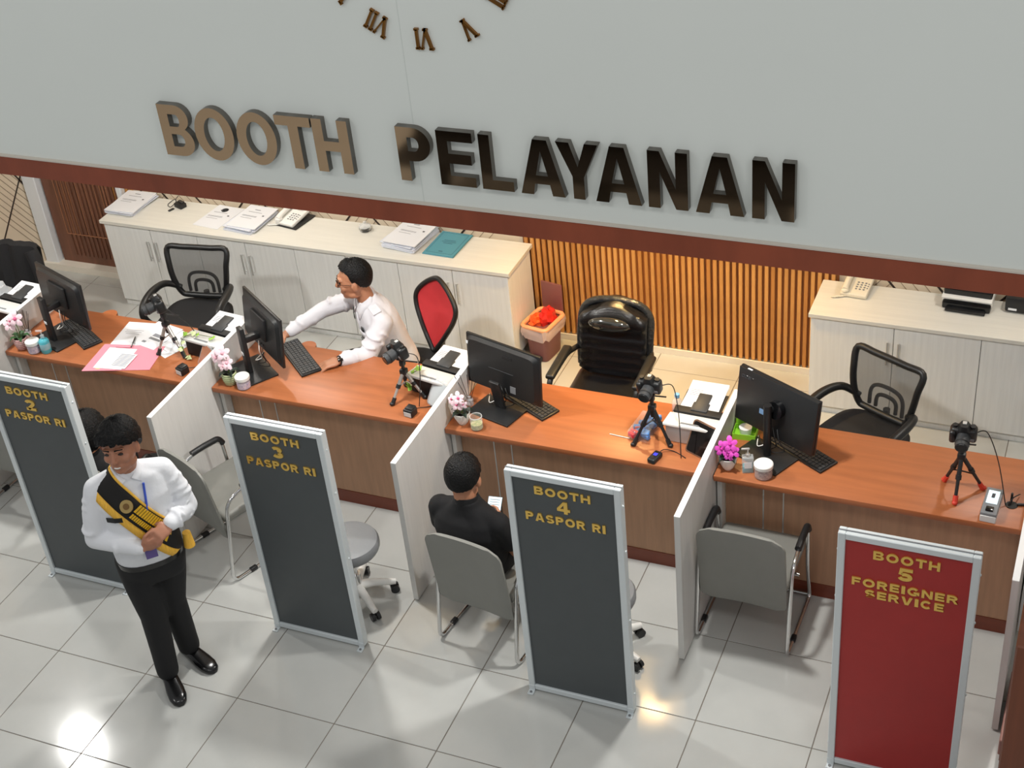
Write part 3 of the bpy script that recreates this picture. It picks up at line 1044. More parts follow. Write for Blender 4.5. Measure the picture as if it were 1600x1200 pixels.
def mesh_chair(label, loc, rz):
    """local: sitter faces -Y (towards the counter)"""
    t = thing('mesh_office_chair', label, 'chair', loc, rz, 'black mesh office chairs')
    star_base(t)
    MB().rbox((0, 0, .415), (.26, .3, .04), .015, 2).build('seat_plate', m_black, t)
    sp = MB()
    sp.loft([((0, -.01, .435), (.22, 0, 0), (0, .22, 0)), ((0, -.01, .445), (.25, 0, 0), (0, .245, 0)), ((0, -.01, .485), (.252, 0, 0), (0, .247, 0)), ((0, -.01, .505), (.235, 0, 0), (0, .23, 0)), ((0, -.01, .512), (.12, 0, 0), (0, .12, 0))], 32, 3.2)
    sp.build('seat', m_fabblk, t)
    # back frame: a rounded trapezoid tube, wider at the bottom third, curved in profile
    def prof(z):
        return .20 + .05 * math.sin((z - .5) / .5 * PI) * -1 + .16 * (z - .5)
    pts = [(-.225, .905), (-.10, .912), (.10, .912), (.225, .905), (.222, .79), (.205, .67), (.17, .565), (.11, .545), (-.11, .545), (-.17, .565), (-.205, .67), (-.222, .79)]
    loop = cat([(x, prof(z), z) for x, z in pts], 5, True)
    MB().tube(loop, .021, 10, closed=True).build('back_frame', m_black, t)
    # mesh panel
    vs, fs = [], []
    rows = 10
    for j in range(rows + 1):
        z = .555 + (.905 - .555) * j / rows
        hw = np.interp(z, [.545, .565, .67, .79, .905], [.15, .17, .205, .222, .222])
        for i in range(9):
            x = hw * (-1 + 2 * i / 8)
            vs.append((x, prof(z) + .018 * (1 - (x / hw) ** 2), z))
    for j in range(rows):
        for i in range(8):
            a = j * 9 + i
            fs.append((a, a + 1, a + 10, a + 9))
    MB().add(vs, fs).build('back_mesh', m_meshf, t, label='see-through grey mesh')
    for (w, h) in ((.115, .15), (.07, .09)):
        arch = cat([(-w, prof(.56) + .03, .56), (-w * .95, prof(.6) + .04, .56 + h * .7), (-w * .5, prof(.65) + .045, .56 + h), (w * .5, prof(.65) + .045, .56 + h), (w * .95, prof(.6) + .04, .56 + h * .7), (w, prof(.56) + .03, .56)], 5)
        MB().tube(arch, .012, 8).build('lumbar_arch', m_black, t)
    MB().tube(cat([(0, .1, .42), (0, .22, .43), (0, .235, .56)], 5), .022, 8).build('back_bracket', m_black, t)
    for s in (-1, 1):
        arm = cat([(s * .17, .20, .60), (s * .25, .14, .66), (s * .285, .02, .675), (s * .29, -.13, .655), (s * .285, -.19, .59), (s * .265, -.15, .50), (s * .22, -.08, .44), (s * .13, -.03, .42)], 6)
        MB().tube(arm, [.02 + .008 * math.sin(PI * min(1, i / len(arm) * 1.3)) for i in range(len(arm))], 10).build('armrest', m_black, t)
    return t
mc = mesh_chair('black mesh office chair behind the booth 2 counter', (-1.90, 2.72, 0), math.radians(8))
copy_tree(mc, (2.83, 2.56, 0), math.radians(-26), 'black mesh office chair behind the booth 5 counter, turned aside')

# executive chair, still in its clear film
ex = thing('executive_chair', 'black leather executive chair in clear plastic film behind the booth 4 counter', 'chair', (1.235, 2.60, 0), math.radians(2))
star_base(ex, .3)
sp = MB().rbox((0, -.02, .47), (.48, .50, .10), .045, 4)
sp.build('seat', m_leather, ex)
def exec_back(th_add, name, mat):
    mb = MB()
    nx, nz = 14, 26
    fr, bk = [], []
    for j in range(nz + 1):
        v = j / nz
        z = .53 + .455 * v
        hw = .215
        if v > .86:
            hw -= .10 * ((v - .86) / .14) ** 2.2
        if v < .08:
            hw -= .05 * ((.08 - v) / .08) ** 2
        y0 = .20 + .10 * v
        for i in range(nx + 1):
            u = -1 + 2 * i / nx
            x = u * hw
            z2 = z - (.035 * u * u if v > .9 else .035 * u * u * max(0, (v - .6) / .3))
            bol = .03 * (1 - abs(u) ** 4)
            roll = .012 * abs(math.sin(v * PI * 7)) if .05 < v < .62 else (.03 * math.sin((v - .62) / .38 * PI) if v >= .62 else 0)
            side = .03 if abs(u) > .72 else 0
            fr.append((x, y0 - .045 - roll - side * .6 - bol - th_add, z2))
            bk.append((x, y0 + .045 + bol * .4 + th_add, z2))
    o = len(fr)
    fs = []
    for j in range(nz):
        for i in range(nx):
            a = j * (nx + 1) + i
            fs.append((a, a + 1, a + nx + 2, a + nx + 1))
            fs.append((o + a, o + a + nx + 1, o + a + nx + 2, o + a + 1))
        for i in (0, nx):
            a = j * (nx + 1) + i
            fs.append((a, a + nx + 1, o + a + nx + 1, o + a))
    for i in range(nx):
        for j in (0, nz):
            a = j * (nx + 1) + i
            fs.append((a, a + 1, o + a + 1, o + a))
    return mb.add(fr + bk, fs).build(name, mat, ex, ang=70)
bk = exec_back(0, 'backrest', m_leather)
MB().tube(cat([(-.222, .20, .55), (-.228, .24, .75), (-.222, .285, .88), (-.17, .30, .95), (-.07, .305, .978), (.07, .305, .978), (.17, .30, .95), (.222, .285, .88), (.228, .24, .75), (.222, .20, .55)], 6), .024, 10).build('film_edge', M('wrinkled_film', (40, 42, 44), 0.08, bump=0.8, bscale=45), ex, label='shiny wrinkled plastic film edge')
MB().ell((0, .135, .90), (.135, .035, .05)).build('sheen_bulge', M('film_sheen', (34, 37, 37), 0.05, coat=1.0, spec=1.0), bk, label='glossy bulge added for the reflection on the film')  # added bulge, stands in for the reflection on the film
for s in (-1, 1):
    arm = fillet([(s * .23, .24, .66), (s * .275, .10, .68), (s * .275, -.24, .70), (s * .275, -.27, .56), (s * .29, -.16, .47), (s * .22, -.1, .43)], .05, 5)
    a = MB().tube(arm, .018, 10).build('armrest', m_black, ex)
    MB().rbox((s * .275, -.06, .712), (.06, .36, .034), .015, 3).build('arm_pad', m_black, a)

# red teardrop chair of the clerk
rc = thing('red_office_chair', 'office chair with a red teardrop mesh back beside the clerk', 'chair', (-.07, 2.52, 0), math.radians(-22))
star_base(rc)
MB().loft([((0, 0, .43), (.21, 0, 0), (0, .21, 0)), ((0, 0, .45), (.245, 0, 0), (0, .24, 0)), ((0, 0, .485), (.245, 0, 0), (0, .24, 0)), ((0, 0, .505), (.2, 0, 0), (0, .2, 0))], 28, 2.6).build('seat', m_fabblk, rc)
tear = [(0, .53), (.045, .58), (.12, .69), (.18, .80), (.185, .88), (.12, .96), (.03, 1.02), (-.03, 1.02), (-.12, .96), (-.185, .88), (-.18, .80), (-.12, .69), (-.045, .58)]
def ryp(z): return .19 + .26 * (z - .5) ** 1.3
lp = cat([(x, ryp(z), z) for x, z in tear], 5, True)
MB().tube(lp, .017, 9, closed=True).build('back_frame', m_black, rc)
cen = Vector((0, ryp(.82) + .03, .82))
vs = [tuple(cen)] + [tuple(p) for p in lp]
mid = [tuple(cen.lerp(p, .55) + Vector((0, .012, 0))) for p in lp]
n = len(lp)
vs += mid
fs = []
for k in range(n):
    j = (k + 1) % n
    fs += [(1 + k, 1 + j, 1 + n + j, 1 + n + k), (0, 1 + n + k, 1 + n + j)]
MB().add(vs, fs).build('back_mesh', m_redmesh, rc, label='red mesh')
MB().tube(cat([(0, .1, .44), (0, .23, .46), (0, .25, .56), (0, .30, .68), (0, .33, .76)], 5), .035, 8).build('back_bracket', m_black, rc)
for s in (-1, 1):
    a = MB().tube(cat([(s * .2, 0, .44), (s * .29, 0, .46), (s * .295, -.01, .66)], 5), .016, 8).build('armrest', m_black, rc)
    MB().rbox((s * .295, -.02, .675), (.075, .22, .025), .01, 2).build('arm_pad', m_black, a)

# chair with a jacket over its back at the far left
jc = thing('draped_chair', 'office chair with a black jacket over its back at the far left', 'chair', (-3.27, 2.36, 0), math.radians(14))
star_base(jc)
MB().rbox((0, 0, .47), (.48, .48, .08), .03, 3).build('seat', m_fabblk, jc)
curved_pad(.40, .44, .03, .06, -.02, -.10, .50, .225).build('backrest', m_mgrey, jc)
jk = thing('jacket', 'black jacket hanging over the chair at the far left', 'jacket', (-3.27, 2.36, 0), math.radians(14))
vs, fs = [], []
NX, NZ = 16, 22
for j in range(NZ + 1):
    v = j / NZ
    for i in range(NX + 1):
        u = -1 + 2 * i / NX
        fold = .012 * math.sin(u * 9 + 2 * v) + .008 * math.sin(u * 17)
        if v < .62:
            q = v / .62
            z = .40 + .60 * q - .04 * u * u
            y = .135 + .08 * q - .04 * (1 - q) * (1 - abs(u)) + fold
        else:
            q = (v - .62) / .38
            z = 1.00 - .30 * q - .04 * u * u + .025 * math.sin(q * PI)
            y = .235 + .075 * math.sin(min(q * 3, 1) * PI / 2) + fold
        w = .25 + .02 * math.sin(v * 5)
        vs.append((u * w, y, z))
for j in range(NZ):
    for i in range(NX):
        a = j * (NX + 1) + i
        fs.append((a, a + 1, a + NX + 2, a + NX + 1))
ob = MB().add(vs, fs).build('jacket_body', m_fabblk, jk)
md = ob.modifiers.new('t', 'SOLIDIFY'); md.thickness = .012
sl = MB().tube(cat([(-.22, .19, .93), (-.26, .15, .80), (-.29, .12, .62), (-.27, .12, .5)], 5), .05, 10).build('sleeve', m_fabblk, jk)
MB().tube(cat([(.22, .19, .93), (.26, .15, .80), (.28, .12, .62), (.26, .12, .5)], 5), .05, 10).build('sleeve', m_fabblk, jk)

# ------------------------------------------------------------------ waste bin
bn = thing('waste_bin', 'brown pedal bin with open lid and red bag beside the cabinets', 'bin', (.405, 3.585, 0), math.radians(-10))
MB().loft([((0, 0, .0), (.072, 0, 0), (0, .10, 0)), ((0, 0, .01), (.076, 0, 0), (0, .105, 0)), ((0, 0, .27), (.09, 0, 0), (0, .122, 0))], 28, 6).build('body', m_binb, bn)
rim = [(x, y, .285) for x, y in rrect(.20, .26, .035)]
MB().tube(rim, .016, 8, closed=True).build('rim', m_binp, bn, label='peach inner rim')
vs, fs = [], []
R0 = rrect(.20, .26, .035)
for (f, z) in ((1.02, .29), (1.1, .275), (1.13, .24), (1.09, .20)):
    for i, (x, y) in enumerate(R0):
        vs.append((x * f + .004 * math.sin(i * 2.7 + z * 60), y * f + .004 * math.cos(i * 3.1), z + .014 * math.sin(i * 1.3)))
n = len(R0)
for j in range(3):
    for i in range(n):
        fs.append((j * n + i, j * n + (i + 1) % n, (j + 1) * n + (i + 1) % n, (j + 1) * n + i))
MB().add(vs, fs).build('bag_skirt', m_bag, bn, label='thin clear bag folded over the rim')
MB().rbox((0, .145, .40), (.17, .018, .22), .008, 2).build('lid', m_binb, bn)
MB().rbox((0, -.115, .03), (.08, .04, .035), .008, 2).build('pedal', m_dgrey, bn)
def crumple(c, r, seed):
    rng = random.Random(seed)
    mb = MB()
    mb.ell((0, 0, 0), (1, 1, 1), seg=14, n=10)
    vs = []
    for v in mb.v:
        k = 1 + rng.uniform(-.25, .25)
        vs.append((c[0] + v[0] * r[0] * k, c[1] + v[1] * r[1] * k, c[2] + v[2] * r[2] * k))
    mb.v = vs
    return mb
crumple((.025, .025, .30), (.055, .075, .075), 3).build('red_bag', m_redbag, bn, ang=20, label='crumpled red plastic bag')
crumple((-.035, -.03, .285), (.05, .06, .05), 5).build('orange_bag', m_orgbag, bn, ang=20, label='crumpled orange plastic bag')
for i, (xx, zz, w, h) in enumerate(((-.03, .185, .03, .035), (.012, .19, .025, .03), (-.025, .14, .035, .012), (.02, .145, .02, .02))):
    MB().rbox((xx, -.113 + (.19 - zz) * .06, zz), (w, .004, h), .001, 1).build('printed_mark', m_lgrey, bn, smooth=False)

# ------------------------------------------------------------------ things on the back cabinets
def paper_stack(loc, rz, label, n, seed, w=.22, h=.31, th=.007, curl=0, name='paper_stack', group='paper stacks on the back cabinets'):
    rng = random.Random(seed)
    t = thing(name, label, 'papers', loc, rz, group)
    z = 0
    for k in range(n):
        MB().rbox((rng.uniform(-.012, .012), rng.uniform(-.012, .012), z + th / 2), (w, h, th * .92), .001, 1, rz=rng.uniform(-.07, .07)).build('sheaf', m_paper2 if k < n - 1 else m_paper, t, smooth=False)
        z += th
    top = t
    g = z + .0006
    for (a, b, c, d, m) in ((-.01, h * .33, .05, .008, m_print), (-.01, h * .22, .12, .004, m_print), (w * .34, h * .12, .016, .014, m_printd), (-.02, h * .05, .13, .003, m_print), (-.02, h * .02, .13, .003, m_print), (-.03, -h * .06, .10, .003, m_print)):
        MB().box((a, b, g), (c, d, .0006)).build('print_line', m, t, smooth=False)
    return t
paper_stack((-3.0, 3.64, HC), math.radians(-2), 'tall stack of white forms at the door end of the cabinets', 6, 1, .26, .33)
sh = paper_stack((-2.215, 3.62, HC), math.radians(-3), 'single letterhead sheet with an emblem on the left worktop', 1, 2, .235, .33, .003, name='letterhead_sheet')
MB().lathe([(.022, 0), (.026, .0006), (.03, 0)], 20, (0, .115, .0034)).build('emblem', m_printd, sh, label='round printed emblem')
MB().box((0, .115, .0036), (.026, .02, .0006)).build('emblem', m_printd, sh, smooth=False)
paper_stack((-1.905, 3.62, HC), math.radians(-5), 'messy stack of white forms beside the left telephone', 6, 4, .25, .33)
paper_stack((-.60, 3.66, HC), math.radians(-7), 'messy stack of white forms beside the teal folder', 8, 9, .27, .34)
tf = thing('teal_folder', 'teal card folder lying beside the right stack of forms', 'folder', (-.30, 3.645, HC), math.radians(-2))
MB().rbox((0, 0, .004), (.245, .33, .008), .002, 1).build('cover', m_teal, tf, smooth=False)
MB().rbox((.002, -.004, .0105), (.24, .322, .004), .001, 1).build('cover_sheet', m_teal, tf, smooth=False)
for (a, b, c, d) in ((0, .14, .2, .003), (0, -.14, .2, .003), (.1, 0, .003, .28), (-.1, 0, .003, .28), (0, .04, .09, .006), (0, .02, .11, .006), (0, 0, .07, .006), (0, -.115, .03, .012)):
    MB().box((a, b, .0128), (c, d, .0008)).build('printed_border', m_teald, tf, smooth=False)

def phone(loc, rz, label, mat, dark_base):
    t = thing('desk_telephone', label, 'telephone', loc, rz, 'desk telephones')
    if dark_base:
        MB().rbox((.02, 0, .006), (.20, .235, .012), .004, 2).build('stand', m_black, t)
    W = Matrix.Translation((0, 0, .012)) @ Matrix.Rotation(math.radians(9), 4, 'X')
    MB().rbox((.0, 0, .024), (.17, .215, .03), .008, 3, mat=W).build('base', mat, t)
    hs = MB().tube([W @ Vector((-.055, -.095, .055)), W @ Vector((-.055, -.05, .066)), W @ Vector((-.055, .05, .066)), W @ Vector((-.055, .095, .055))], [.024, .019, .019, .024], 12).ell(W @ Vector((-.055, -.085, .05)), (.027, .03, .018)).ell(W @ Vector((-.055, .085, .05)), (.027, .03, .018)).build('handset', mat, t)
    for r in range(4):
        for c in range(3):
            MB().rbox(W @ Vector((.005 + c * .024, .015 - r * .022, .041)), (.013, .011, .005), .002, 1).build('key', m_mgrey, t)
    for r in range(3):
        MB().rbox(W @ Vector((.072, .01 - r * .022, .041)), (.009, .007, .004), .001, 1).build('key', m_mgrey, t)
    MB().box(W @ Vector((.035, .07, .0395)), (.05, .02, .001)).build('label_card', m_lgrey, t, smooth=False)
    cord = [(-.06 + .012 * math.cos(k * 1.4) - .0016 * k, -.11 - .012 * math.sin(k * 1.4) * .4 - .0009 * k, .010 + .005 * math.sin(k * 1.4)) for k in range(40)]
    MB().tube(cord, .0028, 6).build('coiled_cord', mat, t)
    return t
phone((-1.60, 3.715, HC), math.radians(-10), 'white desk telephone on a black stand on the left worktop', m_wplas, True)
phone((2.56, 3.72, HC), math.radians(-4), 'cream desk telephone on the right worktop', m_cplas, False)

cp = thing('camera_charger', 'small black charger with tangled cable on the left worktop', 'charger', (-2.63, 3.72, HC), math.radians(-20))
MB().rbox((.04, 0, .018), (.085, .06, .036), .006, 2).rbox((.04, .012, .04), (.06, .03, .012), .004, 1).build('body', m_black, cp)
MB().tube(cat([(-.002, 0, .012), (-.05, .02, .03), (-.09, .0, .006), (-.07, -.04, .005), (-.02, -.05, .006), (-.03, .01, .02), (-.10, .06, .006), (-.11, .11, .02)], 6), .0028, 6).build('cable', m_black, cp)
MB().rbox((.02, -.075, .005), (.02, .05, .01), .003, 1).build('plug', m_black, cp)

aj = thing('glass_dish', 'small lidded glass dish in the middle of the left worktop', 'dish', (-.985, 3.70, HC))
MB().lathe([(.025, 0), (.042, .006), (.048, .022), (.044, .034), (.040, .034), (.043, .022), (.038, .01), (0, .008)], 24, cap1=False).build('bowl', m_glass, aj)
MB().lathe([(.048, .036), (.044, .044), (.02, .055), (.012, .062), (.014, .072), (0, .076)], 24).build('lid', m_acryl, aj)

def flat_scanner(loc):
    t = thing('document_scanner', 'black and white document scanner on the right worktop', 'scanner', loc, math.radians(-2))
    MB().rbox((0, .02, .045), (.30, .20, .05), .012, 3).build('base', m_wplas, t)
    MB().rbox((0, -.01, .025), (.29, .20, .05), .01, 2).build('front', m_blackg, t)
    MB().rbox((0, .03, .105), (.29, .19, .07), .012, 3, mat=Matrix.Rotation(math.radians(6), 4, 'X')).build('top_cover', m_blackg, t)
    MB().rbox((0, -.01, .078), (.302, .2, .014), .005, 2).build('white_band', m_wplas, t)
    MB().rbox((0, -.125, .012), (.24, .05, .012), .004, 2).build('exit_tray', m_black, t)
    for i, (x, y) in enumerate(((.07, .0), (.09, .0), (.11, .0), (.07, -.025), (.092, -.025), (.115, -.025))):
        MB().cyl((x, y - .04, .142), (x, y - .04, .1485), .007, seg=10).build('button', m_mgrey, t)
    return t
flat_scanner((3.245, 3.74, HC))
bx = thing('black_device', 'black boxed device at the far right end of the worktop', 'device', (3.60, 3.745, HC), math.radians(-3))
MB().rbox((0, 0, .06), (.26, .16, .10), .008, 2).build('case', m_black, bx)
MB().rbox((-.07, 0, .006), (.02, .12, .012), .003, 1).build('foot', m_black, bx)
MB().rbox((.07, 0, .006), (.02, .12, .012), .003, 1).build('foot', m_black, bx)
MB().box((-.085, -.081, .03), (.05, .002, .014)).build('sticker', m_sticker, bx, smooth=False)

# ------------------------------------------------------------------ wooden kiosk at the right edge
pd = thing('wooden_kiosk', 'dark brown wooden kiosk at the lower right edge', 'kiosk', (3.895, -.30, 0))
MB().rbox((.35, .15, .92), (.70, .30, 1.84), .006, 1).build('cabinet_body', m_wood2, pd, smooth=False)
lb = thing('low_wooden_box', 'low brown wooden box beside the kiosk at the right edge', 'box', (3.85, .78, 0))
MB().rbox((.30, .25, .10), (.58, .48, .10), .004, 1).build('box_body', m_podl, lb, smooth=False)
MB().b2((.02, .02, 0), (.58, .48, .05)).build('plinth', m_kick, lb, smooth=False)

# ------------------------------------------------------------------ all-in-one computers
def key_mesh(mb, w, d, rows=5, cols=17, z=0.014):
    kw, kd = w / cols, d / rows
    for r in range(rows):
        c = 0
        while c < cols:
            span = 5 if (r == 0 and c == 4) else 1
            mb.box((-w / 2 + (c + span / 2) * kw, -d / 2 + (r + .5) * kd, z + .003), (kw * span - .004, kd - .004, .006))
            c += span
def keyboard(loc, rz, label):
    t = thing('keyboard', label, 'keyboard', loc, rz, 'black keyboards')
    MB().rbox((0, 0, .007), (.43, .135, .013), .004, 2).build('case', m_black, t)
    mb = MB()
    key_mesh(mb, .41, .115)
    k = mb.build('keys', m_dgrey, t, smooth=False)
    k['kind'] = 'stuff'
    return t
def monitor(cx, cy, cz, yaw, tilt, label, style=0, w=.54, h=.33):
    t = thing('desktop_computer', label, 'computer', (cx, cy, D), yaw, 'all-in-one computers on the counters')
    zc = cz - D
    X = Matrix.Translation((0, 0, zc)) @ Matrix.Rotation(tilt, 4, 'X')
    pan = MB().rbox((0, .012, 0), (w, .018, h), .004, 2, mat=X).build('screen_bezel', m_black, t)
    MB().rbox((0, .0225, .008), (w - .02, .001, h - .035), .0002, 1, mat=X).build('screen', m_blackg, pan, smooth=False)
    if style == 0:
        MB().loft([(X @ Vector((0, .006, 0)), X.to_3x3() @ Vector((w / 2 - .012, 0, 0)), X.to_3x3() @ Vector((0, 0, h / 2 - .012))), (X @ Vector((0, -.016, 0)), X.to_3x3() @ Vector((w / 2 - .03, 0, 0)), X.to_3x3() @ Vector((0, 0, h / 2 - .03)))], 40, 10).build('back_cover', m_black, t)
        MB().rbox((0, -.022, .02), (.20, .02, .15), .006, 2, mat=X).build('rear_housing', m_blackm, t)
        MB().rbox((0, -.14, .165), (.06, .03, .33), .004, 2).build('stand_column', m_black, t)
        MB().rbox((0, -.158, .15), (.03, .003, .02), .001, 1).build('column_badge', m_sticker, t, smooth=False)
        MB().rbox((0, -.08, .24), (.045, .12, .04), .006, 2).build('stand_arm', m_black, t)
    elif style == 1:
        MB().loft([(X @ Vector((0, .006, 0)), X.to_3x3() @ Vector((w / 2 - .005, 0, 0)), X.to_3x3() @ Vector((0, 0, h / 2 - .005))), (X @ Vector((0, -.02, 0)), X.to_3x3() @ Vector((w / 2 - .03, 0, 0)), X.to_3x3() @ Vector((0, 0, h / 2 - .02)))], 40, 12).build('back_cover', m_black, t)
        MB().rbox((0, -.05, .11), (.07, .02, .22), .004, 2, mat=Matrix.Rotation(math.radians(10), 4, 'X')).build('stand_column', m_black, t)
        MB().rbox((0, -.0215, .0), (.18, .002, .005), .0005, 1, mat=X).build('logo_bar', m_dgrey, t, smooth=False)
        MB().rbox((-.23, -.018, .115), (.05, .002, .02), .0005, 1, mat=X).build('asset_sticker', m_sticker, t, smooth=False)
        MB().rbox((.085, -.0215, -.1), (.04, .002, .045), .0005, 1, mat=X).build('asset_sticker', m_mgrey, t, smooth=False)
        MB().rbox((.05, -.0215, .10), (.07, .002, .02), .0005, 1, mat=X).build('vent', m_blackm, t, smooth=False)
    else:
        MB().rbox((0, -.004, 0), (w - .006, .02, h - .006), .003, 2, mat=X).build('back_cover', m_black, t)
        MB().cyl((0, -.075, .0), (0, -.075, .34), .022, seg=18).build('stand_column', m_black, t)
        MB().cyl(X @ Vector((.02, -.05, .02)), X @ Vector((.02, -.012, .02)), .05, seg=24).build('stand_hub', m_blackg, t)
        MB().cyl((0, -.075, .30), (0, -.01, .30), .02, seg=12).build('stand_arm', m_black, t)
        MB().rbox((-.165, -.0155, .125), (.045, .002, .006), .0005, 1, mat=X).build('vent', m_blackm, t, smooth=False)
        MB().rbox((-.08, -.015, -.045), (.045, .002, .03), .0005, 1, mat=X).build('asset_sticker', M('blue_sticker', (108, 140, 176), .4), t, smooth=False)
        MB().rbox((-.20, -.004, .1635), (.03, .012, .002), .0005, 1, mat=X).build('asset_sticker', m_sticker, t, smooth=False)
        # raised maker's lettering: a c e r drawn as small strokes
        mk = M('logo_black', (60, 62, 64), .2)
        for (kind, lx) in (('a', 0), ('c', .022), ('e', .044), ('r', .066)):
            q = MB()
            r_ = .0085
            cxx = -.235 + lx
            rng_ = {'a': (0, 360), 'c': (50, 310), 'e': (0, 320), 'r': (60, 150)}[kind]
            pts = [X @ Vector((cxx + r_ * math.cos(math.radians(a)), -.0155, .115 + r_ * math.sin(math.radians(a)))) for a in np.linspace(*rng_, 12)]
            q.tube(pts, .0018, 5)
            if kind == 'a':
                q.cyl(X @ Vector((cxx + r_, -.0155, .1235)), X @ Vector((cxx + r_, -.0155, .1065)), .0018, seg=5)
            if kind == 'e':
                q.cyl(X @ Vector((cxx - r_, -.0155, .115)), X @ Vector((cxx + r_, -.0155, .115)), .0018, seg=5)
            if kind == 'r':
                q.cyl(X @ Vector((cxx - r_, -.0155, .1235)), X @ Vector((cxx - r_, -.0155, .1065)), .0018, seg=5)
            q.build('logo_letter', mk, t)
    by = -.11 if style == 0 else -.085
    MB().rbox((0, by, .006), (.30, .20, .012), .005, 2).build('stand_base', m_black, t)
    for k in range(3):
        s = (k - 1) * .03
        MB().tube(cat([(s, -.03, zc - .10), (s + .03, -.05, .12), (s * 2 + .02, -.03, .045), (s - .05, -.06, .02), (s - .12 - .03 * k, .03, .006)], 6), .003, 6).build('cable', m_black if k else m_wplas, t)
    return t
monitor(-2.243, 1.886, 1.10, -.363, -.05, 'black all-in-one computer beside the striped orchid pot in booth 2', 0)
monitor(-.717, 1.886, 1.104, -.602, -.115, 'black all-in-one computer the clerk is using in booth 3', 0)
monitor(.892, 1.884, 1.07, -.275, -.077, 'black all-in-one computer with an asset sticker in booth 4', 1)
monitor(2.491, 1.877, 1.096, -.459, -.138, 'black all-in-one computer with a round stand in booth 5', 2)
keyboard((-2.17, 1.875, D), math.radians(-30), 'black keyboard beside the papers in booth 2')
keyboard((-.565, 1.995, D), math.radians(-40), "black keyboard by the clerk's hand in booth 3")
keyboard((1.00, 1.935, D), math.radians(-28), 'black keyboard between the stickered computer and the executive chair')
keyboard((2.615, 1.90, D), math.radians(-31), 'black keyboard behind the computer with the round stand')

# ------------------------------------------------------------------ cameras on table tripods
def tripod(loc, feet, ztop, label, legmat, footmat, thick=.0095):
    t = thing('table_tripod', label, 'tripod', loc, 0, 'table tripods')
    zt = ztop - D
    hub = Vector((0, 0, zt - .10))
    MB().cyl((0, 0, zt - .17), (0, 0, zt - .03), .011, seg=12).build('centre_column', m_black, t)
    MB().rbox((0, 0, zt - .105), (.042, .042, .035), .008, 2).build('hub', m_black, t)
    MB().rbox((0, 0, zt - .045), (.03, .035, .04), .006, 2).rbox((0, 0, zt - .012), (.05, .05, .014), .004, 2).build('pan_head', m_black, t)
    MB().cyl((.0, .02, zt - .045), (.055, .08, zt - .085), .005, seg=8).build('pan_handle', m_black, t)
    for (fx, fy) in feet:
        f = Vector((fx - loc[0], fy - loc[1], .0))
        d = (f - hub).normalized()
        q1 = hub + (f - hub) * .45
        f2 = f - d * .012 + Vector((0, 0, .004))
        lg = MB().cyl(hub, q1, thick * 1.25, seg=8).cyl(q1, f2, thick, thick * .9, seg=8).build('leg', legmat, t)
        MB().cyl(q1 - d * .012, q1 + d * .012, thick * 1.6, seg=8).build('leg_clamp', m_black, lg)
        MB().cyl(f - d * .05, f - d * .006 + Vector((0, 0, .0)), thick * 1.35, thick * 1.5, seg=8).ell(f + Vector((0, 0, .012)), (.015, .015, .012), seg=8, n=6).build('foot', footmat, lg)
        c1 = hub + (f - hub) * .55
        MB().cyl(Vector((0, 0, c1.z + .03)), c1, .004, seg=6).build('spreader', legmat if legmat != m_black else m_black, lg)
    return t
def dslr(loc, rz, label, pitch=0.18):
    """lens along local -Y"""
    t = thing('digital_camera', label, 'camera', loc, rz, 'cameras on tripods')
    X = Matrix.Rotation(pitch, 4, 'X')
    MB().rbox((0, 0, .05), (.128, .06, .085), .016, 3, mat=X).rbox((-.052, -.012, .048), (.032, .07, .08), .014, 3, mat=X).build('body', m_black, t)
    MB().loft([(X @ Vector((0, .0, .085)), X.to_3x3() @ Vector((.034, 0, 0)), X.to_3x3() @ Vector((0, .034, 0))), (X @ Vector((0, -.005, .118)), X.to_3x3() @ Vector((.020, 0, 0)), X.to_3x3() @ Vector((0, .024, 0)))], 20, 4).build('viewfinder_hump', m_black, t)
    MB().rbox((0, .004, .119), (.02, .02, .004), .001, 1, mat=X).build('hot_shoe', m_steel, t, smooth=False)
    ln = MB().cyl((0, -.028, .05), (0, -.062, .05), .034, .034, seg=24, mat=X).cyl((0, -.062, .05), (0, -.105, .05), .036, .033, seg=24, mat=X).build('lens', m_dgrey, t)
    MB().cyl((0, -.105, .05), (0, -.108, .05), .028, .026, seg=24, mat=X).build('front_glass', m_blackg, ln)
    MB().lathe([(.0365, 0), (.0375, .004), (.0365, .008)], 24, mat=X @ Matrix.Translation((0, -.075, .05)) @ Matrix.Rotation(PI / 2, 4, 'X'), cap0=False, cap1=False).build('focus_ring', m_blackm, ln)
    MB().cyl((-.045, 0, .092), (-.045, 0, .104), .012, seg=14, mat=X).build('shutter_dial', m_black, t)
    MB().cyl((.042, .005, .092), (.042, .005, .102), .014, seg=14, mat=X).build('mode_dial', m_black, t)
    MB().rbox((.04, -.031, .035), (.026, .002, .018), .0005, 1, mat=X).build('badge', m_mgrey, t, smooth=False)
    return t
def rig(c, feet, ztop, rz, lt, lc, legm, footm, cable_to):
    tripod((c[0], c[1], D), feet, ztop, lt, legm, footm)
    cm = dslr((c[0], c[1], ztop - .004), rz, lc)
    a = Vector((.062, .01, .05))
    R_ = Matrix.Rotation(rz, 3, 'Z')
    loc_to = R_.transposed() @ (Vector(cable_to) - Vector((c[0], c[1], ztop - .004)))
    MB().tube(cat([a, a + Vector((.05, .03, -.02)), a.lerp(loc_to, .5) + Vector((.03, .03, .02)), loc_to], 8), .0028, 6).build('cable', m_black, cm)
m_legs = M('silver_leg', (196, 190, 184), .35, .7)
rig((-1.42, 1.85), [(-1.49, 1.79), (-1.468, 1.95), (-1.294, 1.805)], 1.145, math.radians(-42), 'silver table tripod on the papers in booth 2', 'black camera on the silver tripod standing on the papers', m_legs, m_black, (-1.22, 1.93, D + .004))
